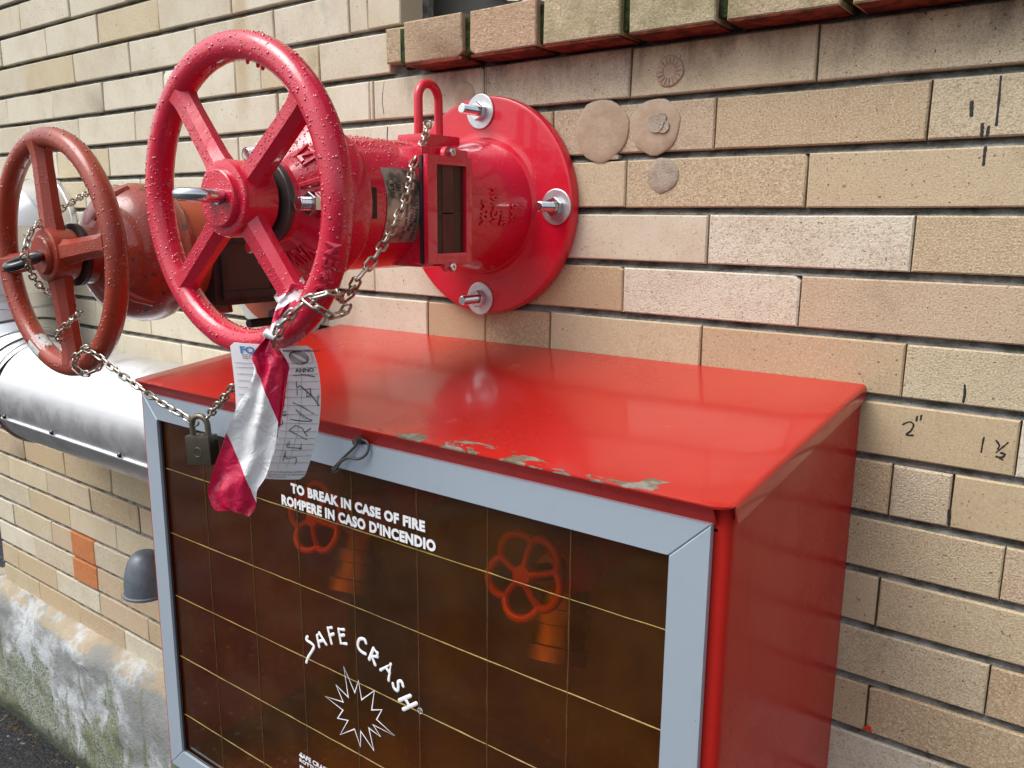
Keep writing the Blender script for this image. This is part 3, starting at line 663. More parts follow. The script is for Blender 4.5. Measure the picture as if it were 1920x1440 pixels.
# ---------------------------------------------------------------- window behind the sill
win = thing('window', 'dark recessed window above the mossy brick sill', 'window', (-0.3, 0.12, 0.07))
fb = MB()
fb.box(WX0-0.02, -0.955, 0.085, 0.14, 0.03, WZ1); fb.box(WX0-0.02, WX1+0.02, 0.0851, 0.1399, 0.03, 0.125); fb.box(-0.60, -0.55, 0.0852, 0.1398, 0.125, WZ1)
obj('window_frame', fb, MAT['win_dark'], win, 0)
pb = MB(); pb.box(-0.953, WX1+0.01, 0.115, 0.121, 0.127, WZ1-0.002); obj('pane', pb, MAT['pane'], win, 0)
sb = MB(); sb.box(-0.948, -0.94, 0.095, 0.105, 0.13, 0.6); sb.sweep([(-0.96, 0.075, 0.16), (-0.86, 0.07, 0.10), (-0.76, 0.07, 0.085)], 0.006, 8); obj('window_bar', sb, MAT['black'], win, 30)
gb = MB()
for k in range(26):
    x = -0.80 + rr.uniform(-0.05, 0.08); z = 0.078 + rr.uniform(0, 0.035); y = rr.uniform(0.02, 0.07); a = rr.uniform(0, 3.1)
    L = rr.uniform(0.006, 0.014); d = Vector((math.cos(a), rr.uniform(-.5, .5), math.sin(a)))*L
    q = Vector((x, y, z)); s_ = d.orthogonal().normalized()*L*0.35
    gb.add([q-d, q+s_, q+d, q-s_], [(0, 1, 2), (0, 2, 3)])
tag(obj('moss_tuft', gb, MAT['moss'], None, 0), 'small dark green tuft growing on the window sill', 'plant', kind='stuff')

# ---------------------------------------------------------------- shared fixings
def place(mb, m): mb.v = [tuple(m @ Vector(p)) for p in mb.v]; return mb
def hexnut(r, h, m, bore=None):
    mb = MB(); vs = []; n = 6
    for t, q in ((0, 0.93), (h*0.12, 1), (h*0.88, 1), (h, 0.93)):
        vs += [(r*q*math.cos(2*math.pi*k/n), r*q*math.sin(2*math.pi*k/n), t) for k in range(n)]
    fs = [(i*n+k, i*n+(k+1) % n, (i+1)*n+(k+1) % n, (i+1)*n+k) for i in range(3) for k in range(n)] + [tuple(range(n-1, -1, -1)), tuple(3*n+k for k in range(n))]
    return mb.add(vs, fs, m)
def stud_geo(r, L, m, pitch=0.0022):
    prof = [(0, r)]; t = 0.0
    while t < L - pitch:
        prof += [(t+pitch*0.5, r*0.88), (t+pitch, r)]; t += pitch
    prof += [(L-0.0005, r*0.9), (L, r*0.8)]
    mb = MB(); return mb.lathe(prof, m, 14)

# ---------------------------------------------------------------- hand wheel builder
def handwheel(parent, c, R, r, hub_y, rot, wid, mat, hub_r, drops_mat, ndrop, seed, name='handwheel'):
    """c: centre of the rim; the hub stands towards -y"""
    rd = random.Random(seed); cx, cy, cz = c
    rim = MB(); m = frame((cx, cy, cz), (0, -1, 0))
    n, k = 96, 18; vs = []; fs = []
    for i in range(n):
        a = 2*math.pi*i/n
        for j in range(k):
            b = 2*math.pi*j/k
            ex, ez = math.cos(b), math.sin(b)      # slightly squared section with a flatter front
            q = (abs(ex)**2.4 + abs(ez)**2.4)**(-1/2.4)
            vs.append(((R + r*q*ex)*math.cos(a), (R + r*q*ex)*math.sin(a), r*1.02*q*ez))
    for i in range(n):
        for j in range(k):
            i2, j2 = (i+1) % n, (j+1) % k; fs.append((i*k+j, i2*k+j, i2*k+j2, i*k+j2))
    rim.add(vs, fs, m)
    hw = obj(name, rim, mat, parent, 60)
    for q in range(4):
        a = rad(rot + 90*q); d = Vector((math.cos(a), 0, math.sin(a)))
        sp = MB(); path = []; scl = []
        for t in range(9):
            u = t/8; rr_ = hub_r*0.55 + (R - r*0.3 - hub_r*0.55)*u
            path.append(Vector((cx, 0, cz)) + d*rr_ + Vector((0, hub_y + (cy - hub_y)*(u**1.2), 0)))
            flare = 0.28*max(0, (u-0.8)/0.2)**2 + 0.18*max(0, (0.25-u)/0.25)
            scl.append(1.0 - 0.14*u + flare)
        h, wd = wid*0.40, wid*0.5
        prof = [(h, -wd*0.50), (h, wd*0.50), (h*0.25, wd), (-h*0.7, wd*0.9), (-h, wd*0.45), (-h, -wd*0.45), (-h*0.7, -wd*0.9), (h*0.25, -wd)]
        sp.sweep(path, scl, prof=prof, up=(0, -1, 0))
        obj('spoke', sp, mat, hw, 30)
    dm = MB()
    for q in range(ndrop):
        # beads sit mostly on the upper and outer sides of the rim
        a = rd.uniform(0, 2*math.pi); b = rd.uniform(0, 2*math.pi)
        nr = Vector((math.cos(b)*math.cos(a), -math.sin(b), math.cos(b)*math.sin(a)))
        if nr.z < -0.2 and rd.random() > 0.22: continue
        if nr.y > 0.6: continue
        p = Vector((cx, cy, cz)) + Vector((math.cos(a), 0, math.sin(a)))*(R) + nr*r*1.04
        s = rd.choice([0.0006, 0.0007, 0.0009, 0.0011, 0.0014, 0.0019])*rd.uniform(0.8, 1.15)
        dm.drop(p, nr, s, rd.uniform(0.4, 0.7))
    for q in range(ndrop//9):                            # on the spokes
        a = rad(rot + 90*rd.randrange(4)); u = rd.uniform(0.1, 0.95); rr_ = hub_r + (R-hub_r)*u
        side = rd.uniform(-0.48, 0.48)*wid*0.5
        p = Vector((cx, hub_y + (cy-hub_y)*u**1.2 - wid*0.40*(1-0.14*u) , cz)) + Vector((math.cos(a), 0, math.sin(a)))*rr_ + Vector((-math.sin(a), 0, math.cos(a)))*side
        dm.drop(p, (0, -1, 0), rd.uniform(0.0005, 0.0011), 0.6)
    for q in range(6):                                   # hanging drops below the upper rim
        a = rad(rd.uniform(60, 120)); p = Vector((cx, cy-0.004, cz)) + Vector((math.cos(a), 0, math.sin(a)))*(R - r)
        dm.drop(p, (0, -0.2, -1), rd.uniform(0.002, 0.003), 1.6)
    o = obj('water_drops', dm, drops_mat, hw, 60); tag(o, kind='stuff')
    return hw

def ring_eye(parent, c, rr_, t, mat, tilt=0.0, shank=0.03, name='eye_bolt'):
    """eye bolt lying flat, pointing away from the wall"""
    mb = MB(); m = Matrix.Translation(Vector(c)) @ Matrix.Rotation(tilt, 4, 'X') 
    pts = []
    for k in range(20):
        a = math.pi/2 + 2*math.pi*k/20; pts.append((rr_*0.92*math.cos(a), -rr_*1.25 + rr_*1.25*math.sin(a), 0))
    mb.sweep(pts, t, 10, closed=True, mat=m)
    mb.sweep([(0, -0.002, 0), (0, shank, 0)], t*1.25, 10, mat=m)
    return obj(name, mb, mat, parent, 60)

# ================================================================ the red valve
VX, VZ = -0.845, -0.224
v1 = thing('wall_valve', 'bright red wet wall valve with large handwheel, bolted to the brick wall', 'valve', (VX, 0.0, VZ), 'wall valves with handwheels')
ax1 = frame((VX, 0, VZ), (0, -1, 0))
fl = MB(); fl.lathe([(0.0, 0.160), (0.0, 0.167), (0.002, 0.1685), (0.015, 0.1685), (0.0175, 0.1670), (0.0184, 0.1650), (0.0186, 0.1630), (0.0187, 0.160), (0.0190, 0.118), (0.0191, 0.115), (0.0196, 0.112), (0.0215, 0.106), (0.027, 0.102), (0.029, 0.08)], ax1, 96)
obj('flange', fl, MAT['valve_flange'], v1, 32)
bd = MB(); bd.lathe([(0.022, 0.100), (0.032, 0.1005), (0.05, 0.0985), (0.09, 0.0935), (0.14, 0.0885), (0.18, 0.0865), (0.352, 0.0865), (0.3535, 0.0865)], ax1, 72)
obj('body', bd, MAT['valve_red'], v1, 32)
bn = MB(); bn.lathe([(0.345, 0.088), (0.350, 0.0965), (0.356, 0.0985), (0.374, 0.0985), (0.380, 0.0965), (0.384, 0.090), (0.400, 0.074), (0.412, 0.058), (0.420, 0.050), (0.430, 0.0475), (0.432, 0.03)], ax1, 72)
bonnet = obj('bonnet', bn, MAT['valve_red'], v1, 28)
cap_ = MB(); cap_.lathe([(0.428, 0.0490), (0.4285, 0.0505), (0.436, 0.0505), (0.437, 0.049), (0.4375, 0.03)], ax1, 48); obj('gland_ring', cap_, MAT['ring_grey'], v1, 30)
st = MB(); st.lathe([(0.432, 0.026), (0.46, 0.026)], ax1, 24); obj('stem', st, MAT['black'], v1, 30)
# cast letters and ribs on the bonnet
def cone_pt(ang, t, prof, lift=0.0):
    for (t0, r0), (t1, r1) in zip(prof, prof[1:]):
        if t0 <= t <= t1:
            q = r0 + (r1-r0)*((t-t0)/(t1-t0) if t1 > t0 else 0); break
    else: q = prof[-1][1]
    q += lift
    return Vector((VX + q*math.cos(ang), -t - lift*0.4, VZ + q*math.sin(ang)))
BP = [(0.384, 0.090), (0.400, 0.074), (0.412, 0.058), (0.420, 0.050)]
for txt, a0 in (('1ZT', 62), ('NSF', 10), ('VALVE', -50)):
    cast = MB(); relief_on(cast, txt, 0.018, lambda x, y, l, a0=a0: cone_pt(rad(a0) - x/0.078, 0.410 - y*0.95, BP, 0.0002+l), 0.003, offset=0.0004)
    obj('cast_lettering', cast, MAT['valve_red'], bonnet, 0)
for a in (20, 140, 260):
    rbm = MB(); rbm.sweep([cone_pt(rad(a), t, BP, 0.0) for t in (0.386, 0.4, 0.412, 0.419)], [0.006, 0.006, 0.005, 0.004], 8)
    obj('cast_rib', rbm, MAT['valve_red'], bonnet, 40)
for a in (-2, 118, 238):
    p = cone_pt(rad(a), 0.384, BP); p.y = -0.378
    m = frame((VX + 0.0635*math.cos(rad(a)), -0.4085, VZ + 0.0635*math.sin(rad(a))), (0, -1, 0))
    boss = MB(); boss.lathe([(-0.016, 0.018), (0.0, 0.0165)], m, 20); bo = obj('bonnet_bolt', boss, MAT['valve_red'], v1, 30)
    obj('nut', hexnut(0.0140, 0.0115, m @ Matrix.Translation((0, 0, 0.0005))), MAT['chrome'], bo, 30)
    obj('stud', stud_geo(0.0082, 0.0245, m @ Matrix.Translation((0, 0, 0.002))), MAT['chrome'], bo, 30)
# cast numbers on the tapered neck
def neck_pt(ang, t, lift): 
    q = 0.0885 + (0.1005-0.0885)*max(0, min(1, (0.14-t)/0.108)) + lift
    return Vector((VX + q*math.cos(ang), -t, VZ + q*math.sin(ang)))
for txt, t in (('ATMI', 0.132), ('VG-10H', 0.112), ('281', 0.092), ('1080', 0.072)):
    ct = MB()
    relief_on(ct, txt, 0.0165, lambda x, y, l, t=t: neck_pt(rad(-17) + x/0.095, t - y*1.0, l), 0.0022, offset=0.0005)
    obj('cast_lettering', ct, MAT['valve_flange'], v1, 0)
# wall bolts
for a in (90, 0, -90, 180):
    bx, bz = VX - 0.004 + 0.145*math.cos(rad(a)), VZ + 0.145*math.sin(rad(a))
    m = frame((bx, -0.0190, bz), (0, -1, 0), (1, 0, 0.4))
    ws = MB(); ws.lathe([(0, 0.025), (0.0004, 0.0262), (0.0024, 0.0262), (0.0030, 0.0252)], m, 36)
    wo_ = obj('wall_bolt', ws, MAT['zinc'], v1, 30)
    obj('nut', hexnut(0.0142, 0.0105, m @ Matrix.Translation((0, 0, 0.0032))), MAT['chrome'], wo_, 30)
    obj('stud', stud_geo(0.0075, 0.043, m @ Matrix.Translation((0, 0, 0.0035))), MAT['chrome'], wo_, 30)
# indicator housing with its sight glass, on the right-hand side
hx = MB(); hx.box(VX, -0.7565, -0.2535, -0.160, -0.306, -0.150, 0.005); hs_ = obj('indicator_housing', hx, MAT['valve_red'], v1, 30)
gk = MB(); gk.box(-0.7575, -0.7525, -0.2585, -0.171, -0.3005, -0.1620, 0.001); obj('gasket', gk, MAT['rubber'], hs_, 30)
fr_ = MB(); X0, X1 = -0.7522, -0.7440
ya, yb, za, zb = -0.2565, -0.1675, -0.3015, -0.1610; wy, wz = 0.0155, 0.0115
fr_.box(X0, X1, ya, ya+0.018, za, zb, 0.0015); fr_.box(X0, X1, yb-0.012, yb, za, zb, 0.0015)
fr_.box(X0+0.0003, X1-0.0003, ya+0.0175, yb-0.0115, zb-0.012, zb, 0.001); fr_.box(X0+0.0003, X1-0.0003, ya+0.0175, yb-0.0115, za, za+0.014, 0.001)
for zc, s in ((zb, 1), (za, -1)):
    pts = [(-0.2295, zc-0.004*s)] + [(-0.212 + 0.0125*math.cos(t), zc + s*(0.001 + 0.0115*math.sin(t))) for t in [math.pi*k/10 for k in range(10, -1, -1)]] + [(-0.1935, zc-0.004*s)]
    n = len(pts); fr_.add([(X0+0.0005, y, z) for y, z in pts] + [(X1-0.0005, y, z) for y, z in pts], [tuple(range(n)), tuple(range(2*n-1, n-1, -1))] + [(i, (i+1) % n, n+(i+1) % n, n+i) for i in range(n)])
ifr = obj('indicator_window', fr_, MAT['valve_red'], v1, 30)
gl_ = MB(); gl_.box(-0.7518, -0.7500, ya+0.017, yb-0.011, za+0.013, zb-0.011); obj('sight_glass', gl_, MAT['glass'], ifr, 0)
tb = MB(); tb.box(-0.7499, -0.7494, ya+0.018, yb-0.012, -0.236, -0.2345); tb.box(-0.7499, -0.7494, ya+0.034, ya+0.056, za+0.014, zb-0.012); obj('indicator_target', tb, MAT['target'], ifr, 0)
for zc in (zb+0.0045, za-0.0045):
    m = frame((X1-0.0008, -0.2110, zc), (1, 0, 0)); sm = MB()
    sm.lathe([(0, 0.0056), (0.004, 0.0056), (0.0052, 0.0046), (0.0052, 0.0028), (0.0025, 0.0026), (0.0024, 0.0001)], m, 16); obj('screw', sm, MAT['chrome'], ifr, 30)
# padlock eye on top of the housing
ep = MB(); ep.box(VX-0.024, VX+0.028, -0.184, -0.106, -0.142, -0.1255, 0.004)
eye = obj('lock_eye', ep, MAT['valve_red'], v1, 30)
em = MB(); pts = [(VX, -0.1645, -0.13), (VX, -0.1645, -0.075)] + [(VX, -0.1430 - 0.0215*math.cos(t), -0.075 + 0.0215*math.sin(t)) for t in [math.pi*k/10 for k in range(1, 10)]] + [(VX, -0.1215, -0.075), (VX, -0.1215, -0.13)]
em.sweep(pts, 0.0066, 12); obj('eye_loop', em, MAT['valve_flange'], eye, 60)
# name plate
def cyl_pt(ang, y, lift=0.0): return Vector((VX + (0.0868+lift)*math.cos(rad(ang)), y, VZ + (0.0868+lift)*math.sin(rad(ang))))
npm = MB(); npm.sheet([[cyl_pt(a, -0.316 + 0.066*i/6, 0.0009) for i in range(7)] for a in range(30, -38, -4)], 0.0008, (1, 0, 0))
npl = obj('name_plate', npm, MAT['plate'], v1, 30)
nt_ = MB()
def np_fn(ang0, y0): return lambda x, y: cyl_pt(ang0 + math.degrees(x/0.087), y0 - y, 0.0014)
for txt, a0, y0, s in (('LISTED', 2, -0.290, 0.0085), ('Wall Type Indicator Post', -31, -0.2795, 0.0068), ('Fig.No.  NIP1', -22, -0.2705, 0.0078), ('ASHG.MAN TX.76', -31, -0.2610, 0.0082), ('YEAR 07', -16, -0.2525, 0.0070), ('C', 4, -0.303, 0.008)):
    text_on(nt_, txt, s, np_fn(a0, y0), offset=0.00012)
text_on(nt_, 'UL', 0.0085, np_fn(10.5, -0.302), offset=0.0004)
for k in range(24):
    a1, a2 = 2*math.pi*k/24, 2*math.pi*(k+1)/24
    c0 = (14.0, -0.305)
    q = [cyl_pt(c0[0] + r_*1.15*math.sin(a)*57.3/0.087/1.0, c0[1] + r_*math.cos(a), 0.0014) for r_, a in ((0.0072, a1), (0.0082, a1), (0.0082, a2), (0.0072, a2))]
    nt_.add(q, [(0, 1, 2, 3)])
obj('plate_lettering', nt_, MAT['ink'], npl, 0)
# slot in the body: dark inlay as its shade, pale inlay as wall beyond
sm = MB(); sm.box(-0.7640, -0.7578, -0.3515, -0.3335, -0.2430, -0.2055); obj('slot_shade', sm, MAT['dark_iron'], v1, 0)
sm = MB(); sm.box(-0.7638, -0.7574, -0.3505, -0.3425, -0.2410, -0.2160); obj('slot_wall_view', sm, MAT['glue'], v1, 0)
# hand wheel
W1 = (VX-0.001, -0.467, -0.2215)
hub = MB(); hub.lathe([(0.442, 0.040), (0.446, 0.0435), (0.486, 0.0440), (0.490, 0.0425), (0.491, 0.0395), (0.491, 0.0335), (0.4935, 0.0330), (0.4975, 0.0325), (0.4985, 0.031)], frame((W1[0], 0, W1[2]), (0, -1, 0)), 48)
hw1 = handwheel(v1, W1, 0.1675, 0.0160, -0.470, 40, 0.0335, MAT['valve_red'], 0.043, MAT['drop_red'], 2500, 4)
hubo = obj('hub', hub, MAT['valve_red'], hw1, 25)
rd = random.Random(8); dm = MB()
for q in range(160):
    a = rd.uniform(0, 6.283); r_ = 0.042*math.sqrt(rd.random()); dm.drop((W1[0]+r_*math.cos(a), -0.4985 if r_ < 0.0315 else -0.4905, W1[2]+r_*math.sin(a)), (0, -1, 0), rd.uniform(0.0006, 0.0016), 0.6)
for q in range(500):                                     # beads on the top of the body and bonnet
    a = rad(rd.gauss(70, 38)); t = rd.uniform(0.19, 0.378); r_ = 0.0868 if t < 0.348 else 0.0988
    if t > 0.345 and t < 0.356: continue
    dm.drop((VX + r_*math.cos(a), -t, VZ + r_*math.sin(a)), (math.cos(a), 0, math.sin(a)), rd.uniform(0.0006, 0.0017), 0.55)
for q in range(260):
    a = rad(rd.uniform(0, 110)); t = rd.uniform(0.386, 0.415); p = cone_pt(a, t, BP); dm.drop(p, (math.cos(a), -0.8, math.sin(a)), rd.uniform(0.0007, 0.0019), 0.55)
tag(obj('water_drops', dm, MAT['drop_red'], v1, 60), kind='stuff')
ring_eye(v1, (W1[0]+0.004, -0.4985, W1[2]+0.002), 0.0185, 0.0072, MAT['chrome'], rad(-2))
# OPEN cast on the front right of the rim
opn = MB()
for ch, a in (('O', -33.0), ('P', -27.8), ('E', -22.6), ('N', -17.4)):
    for _ in (0,):
        def fn(x, y, lift, a=a):
            ang = rad(a) + (x)/0.1675; b = y/0.0168 + rad(22)
            # letters stand across the rim, read going up the right side
            n_ = Vector((math.cos(b)*math.cos(ang), -math.sin(b), math.cos(b)*math.sin(ang)))
            return Vector(W1) + Vector((math.cos(ang), 0, math.sin(ang)))*0.1675 + n_*(0.0166+lift)
        relief_on(opn, ch, 0.0200, fn, 0.0030, 'CENTER', 0.0006)
obj('raised_lettering', opn, MAT['drop_red'], hw1, 0)

# ================================================================ the older valve
V2X, V2Z = -1.385, -0.305
v2 = thing('wall_valve', 'weathered brownish red wall valve with handwheel beside the metal pipe', 'valve', (V2X, 0.0, V2Z), 'wall valves with handwheels')
ax2 = frame((V2X, 0, V2Z), (0, -1, 0))
fl = MB(); fl.lathe([(0.0, 0.150), (0.001, 0.1535), (0.016, 0.1535), (0.018, 0.151), (0.019, 0.11), (0.03, 0.100), (0.031, 0.08)], ax2, 72); obj('flange', fl, MAT['old_orange'], v2, 32)
bd = MB(); bd.lathe([(0.024, 0.101), (0.05, 0.098), (0.245, 0.098)], ax2, 72); obj('body', bd, MAT['old_orange'], v2, 26)
bd = MB(); bd.lathe([(0.236, 0.090), (0.244, 0.0995), (0.252, 0.104), (0.262, 0.113), (0.275, 0.117), (0.298, 0.1178), (0.305, 0.1150), (0.325, 0.111), (0.345, 0.099), (0.362, 0.080), (0.375, 0.060), (0.382, 0.048), (0.40, 0.045), (0.401, 0.03)], ax2, 72); obj('bonnet', bd, MAT['old_bell'], v2, 26)
rg = MB(); rg.lathe([(0.396, 0.046), (0.398, 0.050), (0.406, 0.050), (0.408, 0.046)], ax2, 40); obj('gland_ring', rg, MAT['dark_iron'], v2, 30)
st = MB(); st.lathe([(0.40, 0.024), (0.43, 0.024)], ax2, 20); obj('stem', st, MAT['dark_iron'], v2, 30)
for a in (75, 195, 315):
    rb2 = MB()
    c_, s_ = math.cos(rad(a)), math.sin(rad(a))
    rb2.sweep([(V2X + q*c_, -t, V2Z + q*s_) for t, q in ((0.32, 0.112), (0.345, 0.098), (0.362, 0.080), (0.376, 0.058))], [0.006, 0.008, 0.008, 0.006], 8)
    obj('cast_rib', rb2, MAT['old_red'], v2, 40)
for a in (62, 182, 302):
    m = frame((V2X + 0.082*math.cos(rad(a)), -0.357, V2Z + 0.082*math.sin(rad(a))), (0, -1, 0)); b_ = MB()
    b_.lathe([(-0.012, 0.013), (0.002, 0.013)], m, 16); bo = obj('bonnet_bolt', b_, MAT['old_red'], v2, 30); obj('nut', hexnut(0.011, 0.010, m @ Matrix.Translation((0, 0, 0.001))), MAT['old_red'], bo, 30)
hx = MB(); hx.box(V2X, V2X+0.098, -0.215, -0.07, -0.398, -0.262, 0.006); hs2 = obj('indicator_housing', hx, MAT['dark_iron'], v2, 30)
hx = MB(); hx.box(V2X+0.0975, V2X+0.106, -0.203, -0.191, -0.386, -0.274, 0.001); hx.box(V2X+0.0975, V2X+0.106, -0.094, -0.082, -0.386, -0.274, 0.001)
hx.box(V2X+0.0975, V2X+0.1057, -0.1915, -0.0935, -0.386, -0.372, 0.001); hx.box(V2X+0.0975, V2X+0.1057, -0.1915, -0.0935, -0.288, -0.274, 0.001); obj('indicator_window', hx, MAT['dark_iron'], hs2, 30)
gl_ = MB(); gl_.box(V2X+0.0976, V2X+0.0995, -0.191, -0.094, -0.3715, -0.2885); obj('sight_glass', gl_, MAT['glass'], hs2, 0)
np2 = MB(); np2.sheet([[Vector((V2X + 0.0990*math.cos(rad(a)), -0.276 + 0.034*i/4, V2Z + 0.0990*math.sin(rad(a)))) for i in range(5)] for a in range(20, -16, -4)], 0.0008, (1, 0, 0)); n2 = obj('name_plate', np2, MAT['black'], v2, 30)
nt2 = MB()
def np2_fn(ang0, y0): return lambda x, y: Vector((V2X + 0.0996*math.cos(rad(ang0) + x/0.098), y0 - y, V2Z + 0.0996*math.sin(rad(ang0) + x/0.098)))
for txt, a0, y0, s in (('POST INDICATOR', -13, -0.268, 0.0062), ('UL', 4, -0.256, 0.009), ('PATTERN', -12, -0.2605, 0.0062), ('DATE', -12, -0.2485, 0.0062)): text_on(nt2, txt, s, np2_fn(a0, y0))
obj('plate_lettering', nt2, MAT['grey_ink'], n2, 0)
bb = MB(); m = frame((V2X+0.045, -0.17, V2Z-0.098), (0.15, 0, -1)); obj('drain_plug', hexnut(0.020, 0.014, m), MAT['old_red'], v2, 30)
for a in (90, 0, -90, 180):
    bx, bz = V2X + 0.132*math.cos(rad(a+4)), V2Z + 0.132*math.sin(rad(a+4)); m = frame((bx, -0.019, bz), (0, -1, 0), (1, 0, 0.3))
    obj('wall_bolt', hexnut(0.014, 0.012, m), MAT['dark_iron'], v2, 30)
rod = MB(); rod.sweep([(V2X+0.035, -0.018, V2Z-0.138), (V2X+0.035, -0.105, V2Z-0.138)], 0.0085, 12); obj('anchor_stud', rod, MAT['dark_iron'], v2, 40)
# a smear of sealant round the flange
se = MB(); rs = random.Random(2); rows = []
for q in range(5):
    rows.append([Vector((V2X + (0.135 + 0.013*q + (rs.uniform(-.005, .006) if q == 4 else 0))*math.cos(a), -0.001 - 0.006*(1-(q/4))**0.7 - rs.uniform(0, 0.002)*(q < 4), V2Z + (0.135 + 0.013*q + (rs.uniform(-.006, .006) if q == 4 else 0))*math.sin(a))) for a in [rad(x) for x in range(195, 345, 3)]])
se.grid(rows); tag(obj('sealant', se, MAT['sealant'], v2, 60), 'pale sealant smeared round the flange')
W2 = (-1.384, -0.430, -0.304)
hw2 = handwheel(v2, W2, 0.1800, 0.0158, -0.432, 7.5, 0.037, MAT['old_red'], 0.044, MAT['drop_old'], 1500, 12)
hub = MB(); hub.lathe([(0.408, 0.036), (0.411, 0.041), (0.444, 0.043), (0.450, 0.0415), (0.4515, 0.039), (0.4515, 0.031), (0.456, 0.0305), (0.459, 0.028)], frame((W2[0], 0, W2[2]), (0, -1, 0)), 48); obj('hub', hub, MAT['old_red'], hw2, 25)
pt_ = MB(); a0 = -118
pt_.sweep([Vector(W2) + Vector((math.cos(rad(a)), 0, math.sin(rad(a))))*0.180 for a in range(a0-6, a0+7, 2)], 0.0168, 14); obj('bare_patch', pt_, MAT['sealant'], hw2, 60)
ring_eye(v2, (W2[0]+0.002, -0.459, W2[2]), 0.0205, 0.0066, MAT['black'], rad(20))

# ================================================================ insulated pipe
pipe = thing('insulated_pipe', 'shiny aluminium clad pipe bending from vertical to horizontal behind the old valve', 'pipe', (-1.75, -0.145, -0.80))
PX, PY, PZ, PR = -2.32, -0.148, -0.668, 0.127
hz = MB(); hz.lathe([(0, PR), (0.88, PR)], frame((-2.09, PY, PZ), (1, 0, 0)), 72, cap=False); obj('straight_jacket', hz, MAT['clad'], pipe, 40)
BR = 0.20
def arc(t): return Vector((PX + BR - BR*math.cos(t), PY, PZ + BR - BR*math.sin(t)))
ts = [0, rad(22), rad(45), rad(68), rad(90)]
el = MB(); el.sweep([arc(t) for t in ts], PR+0.001, 72, up=(0, -1, 0)); obj('elbow', el, MAT['clad'], pipe, 12)
for i, t in enumerate(ts):
    d = Vector((math.sin(t), 0, -math.cos(t))); rgm = MB()
    rgm.torus(PR+0.0018, 0.0032, 72, 8, frame(arc(t), d)); obj('seam_bead', rgm, MAT['ring_grey' if i == 3 or i == 1 else 'steel'], pipe, 60)
vt = MB(); vt.lathe([(0, PR-0.001), (0.20, PR-0.001)], frame((PX, PY, PZ+BR-0.001), (0, 0, 1)), 72, cap=False); vt.lathe([(0, PR+0.0035), (0.0005, PR+0.005), (0.012, PR+0.005), (0.11, PR+0.003)], frame((PX, PY, PZ+BR+0.035), (0, 0, 1)), 72, cap=False); obj('riser_jacket', vt, MAT['clad'], pipe, 40)
B2 = 0.135
def arc2(t): return Vector((PX, PY + B2 - B2*math.cos(t), -0.275 - B2 + B2*math.sin(t)))
el2 = MB(); el2.sweep([Vector((PX, PY, -0.275-B2-0.06))] + [arc2(t) for t in ts] + [Vector((PX, 0.03, -0.275))], PR, 72, up=(1, 0, 0)); obj('elbow', el2, MAT['clad'], pipe, 12)
for i, t in enumerate(ts[:-1]):
    rgm = MB(); rgm.torus(PR+0.0012, 0.0022, 72, 8, frame(arc2(t), Vector((0, math.sin(t), math.cos(t))))); obj('seam_bead', rgm, MAT['steel'], pipe, 60)
co = MB(); co.lathe([(0, PR+0.002), (0.010, PR+0.002), (0.012, PR)], frame((PX, -0.004, -0.275), (0, -1, 0)), 64, cap=False); obj('wall_collar', co, MAT['clad'], pipe, 40)
sa = rad(-122)          # lapped seam low on the front
for dx, r_ in ((0.0, 0.0042),):
    sm = MB(); sm.sweep([(-2.085, PY + (PR+0.001)*math.cos(rad(199)), PZ + (PR+0.001)*math.sin(rad(199))), (-1.217, PY + (PR+0.001)*math.cos(rad(199)), PZ + (PR+0.001)*math.sin(rad(199)))], r_, 10); obj('lap_seam', sm, MAT['clad'], pipe, 60)
for x in (-2.06, -1.83, -1.55, -1.28):
    m = frame((x, PY + (PR+0.002)*math.cos(rad(195)), PZ + (PR+0.002)*math.sin(rad(195))), (0, math.cos(rad(195)), math.sin(rad(195)))); sc_ = MB(); sc_.lathe([(0, 0.0058), (0.003, 0.0055), (0.0055, 0.003)], m, 12); obj('screw', sc_, MAT['black'], pipe, 40)
for k in range(12):
    t = rad([34, 57, 79][k % 3]); a = rad([150, 185, 215, 240][k//3]); c = arc(t); rdir = Vector((-math.cos(t), 0, -math.sin(t)))
    nrm = (rdir*math.cos(a - rad(90)) + Vector((0, -1, 0))*abs(math.sin(a))).normalized(); rv = MB(); rv.drop(c + nrm*(PR+0.001), nrm, 0.004, 0.6, 8); obj('rivet', rv, MAT['steel'], pipe, 60)
for k in range(4):
    a = rad([255, 285, 310, 330][k]); n_ = Vector((math.cos(a), math.sin(a), 0)); rv = MB(); rv.drop(Vector((PX, PY, PZ+BR+[0.06, 0.02][k % 2])) + n_*(PR+0.004), n_, 0.004, 0.6, 8); obj('rivet', rv, MAT['steel'], pipe, 60)

# grey bell hood on the wall, half hidden by the cabinet
bell = MB(); prof = [(0.0, 0.052), (0.003, 0.057), (0.008, 0.057), (0.010, 0.053)] + [(0.010 + 0.105*math.sin(t), 0.053*math.cos(t)**0.7 + 0.001) for t in [rad(q) for q in (12, 25, 38, 50, 62, 73, 82, 88)]]
bell.lathe(prof, frame((-1.885, -0.062, -1.171), (0, 0, 1)), 40); bell.box(-1.90, -1.87, -0.02, 0.012, -1.15, -1.10, 0.003)
tag(obj('bell_hood', bell, MAT['lead'], None, 40), 'grey domed metal hood on the wall just left of the cabinet', 'hood')

